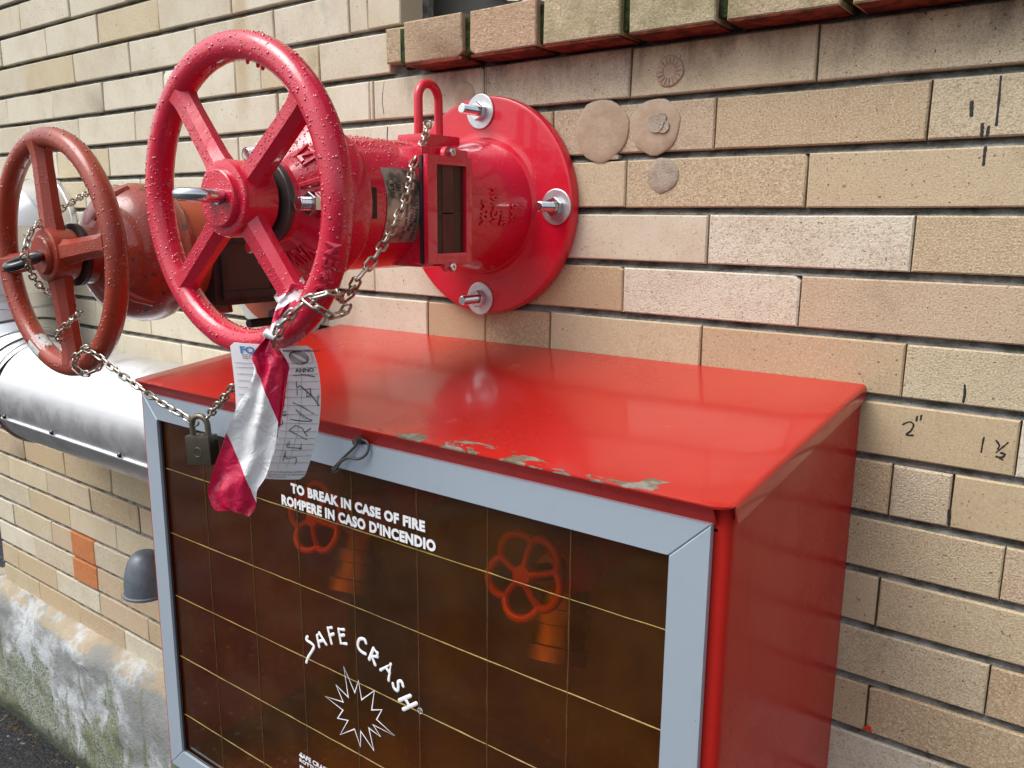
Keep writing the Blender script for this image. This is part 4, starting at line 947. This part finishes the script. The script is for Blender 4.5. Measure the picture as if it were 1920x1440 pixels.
# ================================================================ cabinet
CX0, CX1, CYF, CZ1, CZ0 = -1.213, -0.256, -0.404, -0.508, -1.150
cab = thing('hose_cabinet', 'red steel wall cabinet with amber break panel in an aluminium frame', 'cabinet', ((CX0+CX1)/2, -0.2, CZ0))
def lidz(x, y):      # the lid falls from the wall to the front
    u = (x-CX0)/(CX1-CX0); f = min(1.0, -y/0.418)
    return (-0.4425 + 0.004*u) + ((-0.4865 + 0.005*u) - (-0.4425 + 0.004*u))*f
sp = MB(); sp.add([(CX0, 0.0, CZ0), (CX0, CYF, CZ0), (CX0, CYF, -0.490), (CX0, 0.0, -0.448), (CX0+0.003, 0.0, CZ0), (CX0+0.003, CYF, CZ0), (CX0+0.003, CYF, -0.490), (CX0+0.003, 0.0, -0.448)], [(0,1,2,3),(7,6,5,4),(0,4,5,1),(1,5,6,2),(2,6,7,3),(3,7,4,0)])
obj('side_panel', sp, MAT['cab'], cab, 0)
sp = MB(); rows = []      # right side with its rounded front corner
cr = 0.010
path = [(CX1, -0.0)] + [(CX1, -0.30), (CX1, CYF+cr)] + [(CX1-cr+cr*math.cos(t), CYF+cr-cr*math.sin(t)) for t in [rad(q) for q in (18, 36, 54, 72, 90)]] + [(CX1-0.035, CYF)]
sp.sheet([[(x, y, CZ0 + (lidz(x, y)-0.006-CZ0)*k/8) for k in range(9)] for x, y in path], 0.0015, (1, -0.5, 0))
obj('side_panel', sp, MAT['cab'], cab, 40)
bp = MB(); bp.box(CX0+0.003, CX1-0.002, -0.004, -0.001, CZ0, -0.452); obj('back_panel', bp, MAT['cab_inner'], cab, 0)
bp = MB(); bp.box(CX0+0.003, CX1-0.003, CYF+0.001, -0.001, CZ0, CZ0+0.003); obj('bottom_panel', bp, MAT['cab_inner'], cab, 0)
hd = MB(); hd.box(CX0+0.0035, CX1-0.0125, -0.388, -0.385, -0.535, -0.487); hd.box(CX0+0.0035, CX1-0.0125, CYF, -0.3882, -0.5105, -0.508); hd.box(CX0+0.0035, CX0+0.03, CYF-0.0014, CYF+0.001, CZ0, -0.5355); hd.box(CX0+0.031, CX1-0.012, CYF-0.0014, CYF+0.001, CZ0, CZ0+0.025); obj('front_return', hd, MAT['cab'], cab, 0)
# lid: folded sheet, hem on the right and left, rounded front corners
lp = []; R_ = 0.006; H_ = 0.020
LX0, LX1 = CX0-0.001, CX1+0.005
prof = [(LX0, -H_*0.7), (LX0, -R_)] + [(LX0+R_-R_*math.cos(t), -R_+R_*math.sin(t)) for t in [rad(q) for q in (22, 45, 68)]] + [(LX0+R_ + (LX1-LX0-2*R_)*k/30, 0) for k in range(31)] + [(LX1-R_+R_*math.sin(t), -R_+R_*math.cos(t)) for t in [rad(q) for q in (22, 45, 68)]] + [(LX1, -R_), (LX1, -H_)]
ld = MB(); ys = [0.0, -0.05, -0.1, -0.15, -0.2, -0.25, -0.3, -0.34, -0.37, -0.39, -0.402, -0.408, -0.4130, -0.4165, -0.4195]
rows = []
for y in ys:
    r = []
    for x, dz in prof:
        # front corners are cut round
        over = max(0.0, (-y) - 0.402); ex = 0.0
        if over > 0 :
            ex = 0.020*(1 - math.sqrt(max(0.0, 1 - (over/0.0177)**2)))
        xx = min(max(x, LX0 + ex), LX1 - ex); zz = dz if ex < 0.0008 else max(dz, -0.0012)
        r.append((xx, y, lidz(x, y) + zz + 0.0012*math.sin(x*7)*math.sin(y*9)))
    rows.append(r)
ld.sheet(rows, 0.0016, (0, 0, 1), [((-1 if i < 3 else 1)*(1 if dz < -0.004 else 0.4 if dz < 0 else 0), 0, 0.05 if dz < -0.004 else 1) for i, (x, dz) in enumerate(prof)]); lid = obj('lid', ld, MAT['lid'], cab, 40)
hm = MB(); n = 40; r0, r1, r2 = [], [], []
for i in range(n+1):                                # front lip of the lid, slant invented so it stays in shade
    x = LX0+0.016 + (LX1-LX0-0.034)*i/n; z = lidz(x, -0.4195)
    r0.append((x, -0.4188, z-0.0020)); r1.append((x, -0.4165, z-0.0050)); r2.append((x, -0.4050, -0.5075+0.003*(i/n)))
hm.sheet([r0, r1, r2], 0.0012, (0, -0.8, -0.6)); obj('lid_lip', hm, MAT['cab'], cab, 30)
# frame with mitred corners
FX0, FX1, FZ1, FZ0 = -1.196, -0.2715, -0.5065, -1.1405
IX0, IX1, IZ1, IZ0 = -1.1605, -0.3100, -0.5415, -1.1060
FY, FB = -0.4125, -0.4056
def rail(a, b, c, d):
    """outer a-b, inner d-c, bevelled bar"""
    mb = MB(); g_ = 0.0003
    q = [Vector((p[0], 0, p[1])) for p in (a, b, c, d)]; ce = (q[0]+q[1]+q[2]+q[3])/4
    q = [p + (ce-p).normalized()*g_ for p in q]; qi = [p + (ce-p).normalized()*0.0016 for p in q]
    mb.add([(p.x, FB, p.z) for p in q] + [(p.x, FY+0.001, p.z) for p in q] + [(p.x, FY, p.z) for p in qi], [(3,2,1,0)] + [(i, (i+1) % 4, 4+(i+1) % 4, 4+i) for i in range(4)] + [(4+i, 4+(i+1) % 4, 8+(i+1) % 4, 8+i) for i in range(4)] + [(8, 9, 10, 11)])
    return obj('frame_rail', mb, MAT['frame'], cab, 25)
O = [(FX0, FZ1), (FX1, FZ1+0.004), (FX1, FZ0), (FX0, FZ0)]; I = [(IX0, IZ1-0.002), (IX1, IZ1+0.001), (IX1, IZ0), (IX0, IZ0)]
for k in range(4): rail(O[k], O[(k+1) % 4], I[(k+1) % 4], I[k])
gk = MB()
for k in range(4):
    a, b = I[k], I[(k+1) % 4]; gk.sweep([(a[0], -0.4065, a[1]), (b[0], -0.4065, b[1])], 0.0022, 6)
obj('gasket', gk, MAT['rubber'], cab, 60)
pn = MB(); pn.box(IX0-0.008, IX1+0.008, -0.4040, -0.4005, IZ0-0.008, IZ1+0.004); pane = obj('break_pane', pn, MAT['amber'], cab, 0)
PF = -0.4046
for z in (-0.6205, -0.7250, -0.8300, -0.9345, -1.0385):
    mb = MB(); n = 40; mb.sweep([(IX0+0.003 + (IX1-IX0-0.006)*k/n, PF+0.0002, z + (0.004*((IX0+(IX1-IX0)*k/n)+0.75)) + random.uniform(-.0003, .0003)) for k in range(n+1)], [random.uniform(0.0004, 0.0010) for _ in range(n+1)], 5)
    obj('score_line', mb, MAT['score'], pane, 60)
for x in (-0.4205, -0.5270, -0.6315, -0.7410, -0.8470, -0.9495, -1.0560):
    mb = MB(); n = 30; mb.sweep([(x + random.uniform(-.0003, .0003), PF+0.0003, IZ0+0.003 + (IZ1-IZ0-0.006)*k/n) for k in range(n+1)], [random.uniform(0.0005, 0.0011) for _ in range(n+1)], 5)
    obj('score_line', mb, MAT['score_dim'], pane, 60)
# printed words
def flat(x0, z0, y=PF-0.0004): return lambda x, z: Vector((x0 + x, y, z0 + z))
def fit(txt, x0, x1, z0, cap_h, off, slope=0.0):
    size = cap_h/0.73; V, F = text_mesh(txt, size, 'LEFT', off, 1.09)
    lo, hi = min(v[0] for v in V), max(v[0] for v in V); s = (x1-x0)/(hi-lo)
    mb = MB(); mb.add([Vector((x0 + (x-lo)*s, PF-0.0004, z0 + y + slope*(x-lo)*s)) for x, y in V], F); return obj('lettering', mb, MAT['print'], pane, 0)
fit('TO BREAK IN CASE OF FIRE', -0.8575, -0.6182, -0.5968, 0.0125, 0.0010, 0.010)
fit("ROMPERE IN CASO D'INCENDIO", -0.8780, -0.6020, -0.6175, 0.0130, 0.0010, 0.010)
fit('ROTTURA DI SICUREZZA', -0.8660, -0.742, -0.9985, 0.0055, 0.0003, 0.0)
fit('PRODOTTO DA', -0.8660, -0.796, -1.0085, 0.0045, 0.0003, 0.0)
fit('BREVETTATO', -0.8660, -0.803, -1.0160, 0.0045, 0.0003, 0.0)
star = [(-0.7655,-0.8159),(-0.7458,-0.846),(-0.7382,-0.826),(-0.7331,-0.8513),(-0.7091,-0.8293),(-0.715,-0.8587),(-0.6963,-0.8511),(-0.7065,-0.8688),(-0.6743,-0.8787),(-0.7131,-0.8791),(-0.6999,-0.8905),(-0.7213,-0.887),(-0.713,-0.9158),(-0.7367,-0.8979),(-0.7382,-0.9209),(-0.7486,-0.8997),(-0.7772,-0.9196),(-0.7606,-0.8919),(-0.7812,-0.897),(-0.7699,-0.8806),(-0.8049,-0.8737),(-0.7689,-0.8684),(-0.7816,-0.8486),(-0.7585,-0.8574)]
mb = MB(); n = len(star); t = 0.00085
for i in range(n):      # outline ribbon with mitred corners
    pass
ins, outs = [], []
for i in range(n):
    p = Vector(star[i]); a = (p - Vector(star[i-1])).normalized(); b = (Vector(star[(i+1) % n]) - p).normalized()
    na, nb = Vector((-a.y, a.x)), Vector((-b.y, b.x)); m_ = (na+nb); m_ = m_/max(0.35, m_.dot(na)); 
    if m_.length > 3.5: m_ = m_.normalized()*3.5
    ins.append(p + m_*t); outs.append(p - m_*t)
mb.add([(p.x, PF-0.0005, p.y) for p in ins + outs], [(i, (i+1) % n, n+(i+1) % n, n+i) for i in range(n)]); obj('starburst', mb, MAT['print'], pane, 0)
SC = {'S': [(-0.8371,-0.7974),(-0.8397,-0.803),(-0.8298,-0.8045),(-0.8246,-0.8082),(-0.8306,-0.8182),(-0.8379,-0.8286),(-0.8425,-0.8383)],
 'A': [(-0.8135,-0.8045),(-0.817,-0.7892),(-0.8123,-0.7838),(-0.7991,-0.7962)], 'A_': [(-0.8141,-0.7969),(-0.8053,-0.7924)],
 'F': [(-0.7883,-0.7911),(-0.7946,-0.7712),(-0.7871,-0.7683)], 'F_': [(-0.792,-0.7811),(-0.7838,-0.7761)],
 'E': [(-0.7632,-0.7634),(-0.7735,-0.7659),(-0.7703,-0.7846),(-0.7593,-0.782)], 'E_': [(-0.7719,-0.7745),(-0.7635,-0.771)],
 'C': [(-0.7226,-0.7687),(-0.7253,-0.7645),(-0.7332,-0.7663),(-0.7375,-0.773),(-0.7367,-0.7802),(-0.7309,-0.7835),(-0.7241,-0.7841)],
 'R': [(-0.7175,-0.7893),(-0.7091,-0.7716),(-0.7025,-0.7753),(-0.7027,-0.7805),(-0.7124,-0.7831),(-0.707,-0.793)],
 'A2': [(-0.6975,-0.7971),(-0.6792,-0.7825),(-0.6836,-0.8061)], 'A2_': [(-0.6878,-0.79),(-0.6814,-0.795)],
 'S2': [(-0.6586,-0.8049),(-0.6612,-0.7993),(-0.6668,-0.8021),(-0.6669,-0.8087),(-0.6689,-0.8146),(-0.6745,-0.813),(-0.6762,-0.8078)],
 'H': [(-0.6655,-0.8265),(-0.6466,-0.8131)], 'H2': [(-0.6593,-0.8366),(-0.6367,-0.8194)], 'H_': [(-0.6558,-0.8199),(-0.6482,-0.8279)]}
for group in (('S',), ('A', 'A_'), ('F', 'F_'), ('E', 'E_'), ('C',), ('R',), ('A2', 'A2_'), ('S2',), ('H', 'H2', 'H_')):
    mb = MB()
    for k in group:
        pts = [Vector((x, 0, z)) for x, z in SC[k]]
        if k in ('S', 'C', 'S2'): pts = smooth_path(pts, 5)
        r = 0.0026 if k in ('H', 'H2', 'H_', 'R') else 0.0023
        rs_ = [r*(1.25 - 0.9*(i/len(pts)) if k == 'S' and i > len(pts)*0.6 else 1) for i in range(len(pts))]
        mb.sweep(pts, rs_, 8, up=(0, 1, 0))
        for p in (pts[0], pts[-1]) if k != 'S' else (pts[0],): mb.drop(p, (0, -1, 0), r, 1.0, 10)
        for p in pts[1:-1]: mb.drop(p, (0, -1, 0), r, 0.98, 10)
    mb.v = [(a, PF + b*0.25, c) for a, b, c in mb.v]; obj('lettering', mb, MAT['print'], pane, 60)
mb = MB()
mb.torus(0.0036, 0.00035, 20, 5, frame((-0.6303, PF-0.0003, -0.8268), (0, -1, 0))); text_on(mb, 'R', 0.005, flat(-0.6320, -0.8285)); obj('lettering', mb, MAT['print'], pane, 0)
mb = MB()
text_on(mb, 'SAFE CRASH', 0.0100, flat(-0.8640, -0.9905), sx=1.12, offset=0.0003); mb.sweep([(-0.866, PF-0.0003, -0.9885), (-0.858, PF-0.0003, -0.9888)], 0.0006, 5); obj('lettering', mb, MAT['print'], pane, 0)
# small hole and retaining pin in the top rail
mb = MB(); mb.lathe([(0, 0.0055), (0.0008, 0.0055)], frame((-0.7115, FY-0.0001, -0.500), (0, -1, 0)), 18); obj('pin_hole', mb, MAT['black'], cab, 30)
pinp = smooth_path([(x, -0.4205 + 0.006*math.sin(i*0.45), z) for i, (x, y, z) in enumerate(PIN)], 5)
mb = MB(); mb.sweep(pinp, 0.0017, 8); mb.sweep([(-0.7115, -0.412, -0.500), (-0.7115, -0.424, -0.500)], 0.0042, 10)
tag(obj('retaining_pin', mb, MAT['ring_grey'], None, 60), 'bent grey wire pin hooked through the top rail of the aluminium frame', 'pin')

# two hose valves inside
def petal_valve(x, y, z, rot, label):
    t = thing('hose_valve', label, 'valve', (x, y+0.10, z-0.12), 'hose valves inside the cabinet')
    m = frame((x, y, z), (0.05, -1, 0.28)); wh = MB(); pts = []
    for k in range(80):
        a = 2*math.pi*k/80; r = 0.040 + 0.012*abs(math.cos(2.5*a))**0.7; pts.append((r*math.cos(a+rot), r*math.sin(a+rot), -0.004+0.006*abs(math.cos(2.5*a))))
    wh.sweep(pts, 0.0056, 8, closed=True, mat=m)
    wheel = obj('handwheel', wh, MAT['petal_red'], t, 60)
    for k in range(5):
        a = rot + 2*math.pi*(k+0.5)/5; s = MB(); s.sweep([(0.01*math.cos(a), 0.01*math.sin(a), 0.006), (0.026*math.cos(a), 0.026*math.sin(a), 0.004), (0.040*math.cos(a), 0.040*math.sin(a), -0.004)], [0.005, 0.0042, 0.0052], 8, mat=m); obj('spoke', s, MAT['petal_red'], wheel, 60)
    h = MB(); h.lathe([(-0.012, 0.013), (0.006, 0.014), (0.010, 0.012), (0.011, 0.006)], m, 20); obj('hub', h, MAT['petal_red'], wheel, 30)
    s = MB(); s.lathe([(-0.075, 0.020), (-0.055, 0.020), (-0.053, 0.012), (-0.01, 0.012)], m, 20); obj('stem', s, MAT['brass'], t, 30)
    b = MB(); b.lathe([(-0.16, 0.02), (-0.15, 0.034), (-0.12, 0.042), (-0.09, 0.036), (-0.072, 0.024)], m, 28); b.sweep([m @ Vector((0, 0, -0.12)), Vector((x, -0.02, z-0.01))], 0.034, 20); obj('body', b, MAT['petal_red'], t, 40)
    c = m @ Vector((0, 0, -0.115)); d = Vector((0.12, -0.45, -0.88)).normalized(); o_ = MB()
    o_.lathe([(0.02, 0.030), (0.055, 0.030), (0.056, 0.038), (0.075, 0.038), (0.076, 0.034), (0.10, 0.034), (0.102, 0.040), (0.120, 0.040), (0.121, 0.028)], frame(c, d), 30); obj('outlet', o_, MAT['brass'], t, 30)
    return t
petal_valve(-0.548, -0.305, -0.664, rad(35), 'red petal handwheel valve with brass outlet behind the right half of the amber pane')
petal_valve(-0.930, -0.305, -0.680, rad(12), 'red petal handwheel valve behind the printed warning on the amber pane')

# ================================================================ chains
LINK_P, LINK_W, LINK_R = 0.0168, 0.0045, 0.00165
lm = MB(); pts = []
hl_ = LINK_P/2 + LINK_R - LINK_W
for s, x in ((1, hl_), (-1, -hl_)):
    for k in range(7):
        a = -math.pi/2 + math.pi*k/6; pts.append((s*(hl_ + LINK_W*math.cos(a)), s*LINK_W*math.sin(a), 0))
lm.sweep(pts, LINK_R, 6, closed=True)
LINK = mesh_of(lm, 'link', MAT['chain'], 60, Vector((0, 0, 0)))
LINK_S = mesh_of(lm, 'link_bright', MAT['chrome'], 60, Vector((0, 0, 0)))
def chain(paths, label, group='steel chains', mesh=None, phase=0.6):
    P0 = Vector(paths[0][0]); t = thing('chain', label, 'chain', P0, group)
    for path in paths:
        P = smooth_path(path, 12); d = [0.0]
        for a, b in zip(P, P[1:]): d.append(d[-1] + (b-a).length)
        n = max(1, int(round(d[-1]/LINK_P))); step = d[-1]/n
        def at(s):
            for i in range(len(P)-1):
                if d[i+1] >= s: return lerp(P[i], P[i+1], (s-d[i])/max(1e-9, d[i+1]-d[i]))
            return P[-1]
        for k in range(n):
            a, b = at(k*step), at((k+1)*step); c = (a+b)/2; x = (b-a).normalized()
            ref = Vector((0, -1, 0.3)); y = (ref - x*ref.dot(x)).normalized(); z = x.cross(y)
            ang = phase + (math.pi/2 if k % 2 else 0) + random.uniform(-0.22, 0.22)
            y2 = y*math.cos(ang) + z*math.sin(ang); z2 = x.cross(y2)
            o = bpy.data.objects.new('link', mesh or LINK); COL.objects.link(o); o.parent = t
            m = Matrix((x, y2, z2)).transposed().to_4x4(); m.translation = c - P0; sc_ = step/LINK_P
            o.matrix_local = m @ Matrix.Diagonal((min(1.12, max(0.92, sc_)), 1, 1, 1)); WL[o.name] = c
    return t
chain([PATH_A + PATH_A2[1:], PATH_W1], 'chain from the bright red valve round its handwheel and down to the padlock')
chain([PATH_B, PATH_F, PATH_E], 'chain from the bottom of the brown handwheel across to the padlock')
chain([list(reversed(PATH_D)) + PATH_C], 'chain through the black eye of the brown handwheel, running back over its valve')

# ================================================================ padlock
PLC = Vector((-0.9995, -0.440, -0.5555))
lk = thing('padlock', 'old tarnished padlock hanging from the chains before the cabinet', 'padlock', PLC - Vector((0, 0, 0.022)))
lm_ = Matrix.Translation(PLC) @ Matrix.Rotation(rad(20), 4, 'Z') @ Matrix.Rotation(rad(-3), 4, 'Y')
b = MB(); b.box(-0.0195, 0.0195, -0.0105, 0.0105, -0.021, 0.0205, 0.0035, mat=lm_); obj('body', b, MAT['lock'], lk, 30)
b = MB(); hp = [(-0.0125, 0, 0.018), (-0.0125, 0, 0.034)] + [(-0.0125*math.cos(a), 0, 0.034 + 0.0125*math.sin(a)) for a in [math.pi*k/8 for k in range(1, 8)]] + [(0.0125, 0, 0.034), (0.0125, 0, 0.018)]
b.sweep(hp, 0.0040, 12, mat=lm_); obj('shackle', b, MAT['shackle'], lk, 60)
b = MB()
for k in range(4): b.lathe([(0, 0.0026), (0.0014, 0.0022)], lm_ @ frame((-0.012+0.008*k, 0.001, 0.0204), (0, 0, 1)), 10)
b.torus(0.0062, 0.0007, 24, 6, lm_ @ frame((0, -0.0106, -0.002), (0, -1, 0))); obj('stamped_mark', b, MAT['shackle'], lk, 40)

# ================================================================ inspection card
NTAG = Vector(N_TAG)
def row_at(Lst, v):
    k = min(max(v, 0), 1)*(len(Lst)-1); i = min(len(Lst)-2, int(k)); f = k-i
    a, b, c, d = (Vector(Lst[max(i-1, 0)]), Vector(Lst[i]), Vector(Lst[i+1]), Vector(Lst[min(i+2, len(Lst)-1)]))
    return 0.5*((2*b) + (c-a)*f + (2*a-5*b+4*c-d)*f*f + (3*b-a-3*c+d)*f**3)
def tagp(u, v, lift=0.0):
    p = row_at(TAG_L, v)*(1-u) + row_at(TAG_R, v)*u
    return p + NTAG*(lift - 0.010*(2*u-1)**2*0.8 + 0.004*math.sin(v*3.0))
card = thing('inspection_card', 'white ruled inspection card with handwriting, tied to the red handwheel', 'card', tagp(0.5, 1.0))
def corner(u, v):        # rounded corners
    ru, rv = 0.055, 0.035; uu = min(u, 1-u); vv = min(v, 1-v)
    return u, v
NU, NV = 14, 22; rows = []
for j in range(NV+1):
    v = j/NV; r = []
    vv = min(v, 1-v); ins_ = 0.0
    if vv < 0.035: ins_ = 0.055*(1 - math.sqrt(max(0, 1 - ((0.035-vv)/0.035)**2)))
    for i in range(NU+1):
        u = i/NU; u = ins_ + (1-2*ins_)*u; r.append(tagp(u, v))
    rows.append(r)
cs = MB(); cs.sheet(rows, 0.0005, NTAG); obj('sheet', cs, MAT['paper'], card, 50)
TW, TH = 0.0895, 0.158
def tfn(u0, v0, lift=0.0007): return lambda x, y: tagp(u0 + x/TW, v0 - y/TH, lift)
def tstroke(mb, pts, r, lift=0.0006):
    P = []
    for (u0, v0), (u1, v1) in zip(pts, pts[1:]):
        n = max(2, int(8*math.hypot(u1-u0, v1-v0)))
        P += [tagp(u0+(u1-u0)*k/n, v0+(v1-v0)*k/n, lift) for k in range(n)]
    P.append(tagp(*pts[-1], lift)); return mb.sweep(P, r, 4)
mb = MB(); text_on(mb, 'FO', 0.0125, tfn(0.11, 0.095), offset=0.0006); text_on(mb, 'CO', 0.0125, tfn(0.30, 0.095), offset=0.0006); obj('logo_lettering', mb, MAT['blue_ink'], card, 0)
mb = MB(); text_on(mb, 'SECURITY', 0.0072, tfn(0.125, 0.134)); obj('logo_lettering', mb, MAT['grey_ink'], card, 0)
mb = MB(); text_on(mb, 'CONTROLLO PERIODICO', 0.0036, tfn(0.63, 0.072), offset=0.0001); text_on(mb, 'ANNO', 0.0066, tfn(0.72, 0.232), offset=0.00015)
for txt, v in (('SE', 0.245), ('GEN', 0.30), ('FEB', 0.352), ('MAR', 0.405), ('APR', 0.458), ('MAG', 0.511), ('GIU', 0.564)): text_on(mb, txt, 0.0062, tfn(0.44, v), offset=0.00015)
for txt, v in (('conservare il presente cartellino e restituire', 0.928), ('unitamente in caso di manutenzione', 0.95), ('alla ditta incaricata', 0.972)): text_on(mb, txt, 0.0035, tfn(0.45, v))
obj('printed_text', mb, MAT['ink'], card, 0)
ru = MB()
for q in [(0.63, 0.062), (0.97, 0.054)], [(0.97, 0.054), (0.955, 0.165)], [(0.955, 0.165), (0.62, 0.160)], [(0.62, 0.160), (0.63, 0.062)]: tstroke(ru, q, 0.00022)
for k in range(14): tstroke(ru, [(0.04, 0.196+0.0505*k), (0.985, 0.200+0.0505*k)], 0.00024)
tstroke(ru, [(0.03, 0.163), (0.30, 0.166)], 0.00022); tstroke(ru, [(0.788, 0.233), (0.712, 0.892)], 0.0002); tstroke(ru, [(0.61, 0.2), (0.60, 0.9)], 0.0002)
obj('ruled_lines', ru, MAT['grey_ink'], card, 0)
hwm = MB()
for st_ in INK:
    for w_ in (0, 1): tstroke(hwm, [(u+random.uniform(-.012, .012)*w_, v+random.uniform(-.008, .008)*w_) for u, v in st_], 0.00026, 0.0008)
for q in range(4):
    e = q*0.012; tstroke(hwm, [(0.80 + (0.115-e)*math.cos(a)*(1+0.05*math.sin(2*a+q)), 0.118 + (0.055-e*0.5)*math.sin(a+0.3*q)) for a in [2*math.pi*k/18 for k in range(19)]], 0.0003, 0.0008)
obj('handwriting', hwm, MAT['ink'], card, 0)

# ================================================================ barrier tape
def tape_sheet(rows, stripes, n=9, crumple=0.004, seed=1, sub=4):
    """rows: (left, right) pairs; stripes: stripe value for (row, u) in crop units"""
    rt = random.Random(seed); L_ = smooth_path([r[0] for r in rows], sub); R2 = smooth_path([r[1] for r in rows], sub)
    ph = [rt.uniform(0, 6.28) for _ in range(6)]; G = []; S = []
    m = len(L_)
    for j in range(m):
        v = j/(m-1); r = []
        for i in range(n+1):
            u = i/n
            fold = crumple*(math.sin(u*9+ph[0]+v*2) + 0.6*math.sin(u*17+ph[1]-v*6) + 0.5*math.sin(v*13+ph[2]+u*3) + 0.35*math.sin(v*29+ph[3]+u*11))
            r.append(lerp(L_[j], R2[j], u) + NTAG*fold)
        G.append(r); S += [stripes(j/sub, u) for u in [i/n for i in range(n+1)]]
    return G, S
def make_tape(G, S, parent):
    mb = MB(); mb.sheet(G, 0.0003, NTAG); o = obj('strip', mb, MAT['tape'], parent, 70)
    set_rnd(o.data, S + S, 'stripe'); return o
tp = thing('barrier_tape', 'crumpled red and white barrier tape knotted to the red handwheel', 'tape', Vector(TAPE_A[-1][0]))
CA = [((365,350),(432,345)),((300,440),(455,440)),((290,480),(475,470)),((300,560),(470,530)),((250,680),(468,640)),((200,760),(455,760)),((150,880),(440,880)),((110,1000),(425,1000)),((75,1090),(400,1080)),((50,1180),(370,1170)),((30,1260),(320,1250)),((60,1345),(315,1330)),((110,1365),(300,1375)),((200,1360),(265,1410))]
def sA(row, u):
    i = min(len(CA)-2, int(row)); f = row-i
    a = [CA[i][0][k]*(1-f)+CA[i+1][0][k]*f for k in (0, 1)]; b = [CA[i][1][k]*(1-f)+CA[i+1][1][k]*f for k in (0, 1)]
    x, y = a[0]+(b[0]-a[0])*u, a[1]+(b[1]-a[1])*u
    s = (x-290) - (y-480)*0.42
    q = min(abs(s+5), abs(s+330))/40*(-1 if -330 < s < -5 else 1)
    return 0.5 + max(-0.5, min(0.5, q))
make_tape(*tape_sheet(TAPE_A, sA, 14, 0.0030, 4), tp)
make_tape(*tape_sheet(TAPE_B, lambda r, u: 1.0 if r < 5.3 else 0.0, 5, 0.0015, 6), tp)
def sT(row, u): 
    s = math.sin((row*0.95 + u*1.3)*2.1 + 0.9); return 0.5 + max(-0.5, min(0.5, s*3))
make_tape(*tape_sheet(TAPE_TOP, sT, 6, 0.0016, 9), tp)
kb = MB(); k0 = lerp(TAPE_TOP[-1][0], TAPE_TOP[-1][1], 0.5)
kb.sweep([k0 + Vector(q)*1.0 for q in ((-0.006, -0.002, 0.004), (0.0, -0.008, 0.002), (0.007, -0.004, -0.001), (0.004, 0.006, -0.003), (-0.005, 0.004, -0.002))], [0.0035, 0.005, 0.0045, 0.004, 0.003], 8, closed=True)
ko = obj('knot', kb, MAT['tape'], tp, 60); set_rnd(ko.data, [0.0]*len(ko.data.vertices), 'stripe')
wb = MB(); a_ = rad(-50); base = Vector(W1) + Vector((math.cos(a_), 0, math.sin(a_)))*0.140; dd = Vector((math.cos(a_), 0, math.sin(a_))); tt = Vector((-math.sin(a_), 0, math.cos(a_)))
G = []; S = []
for j in range(7):
    q = (j/6-0.5)*0.026; G.append([base + dd*(q + 0.012*math.sin(t+0.6)) + tt*0.0205*math.cos(t) + Vector((0, -1, 0))*(0.0185*math.sin(t)+0.001) for t in [2*math.pi*k/20 for k in range(21)]]); S += [1.0 if (k/20*3 + j*0.3) % 1.6 < 0.8 else 0.0 for k in range(21)]
wb.grid(G); wo2 = obj('wrap', wb, MAT['tape'], tp, 60); set_rnd(wo2.data, S, 'stripe')

sc.render.engine = 'CYCLES'
sc.cycles.max_bounces = 8; sc.cycles.transparent_max_bounces = 12
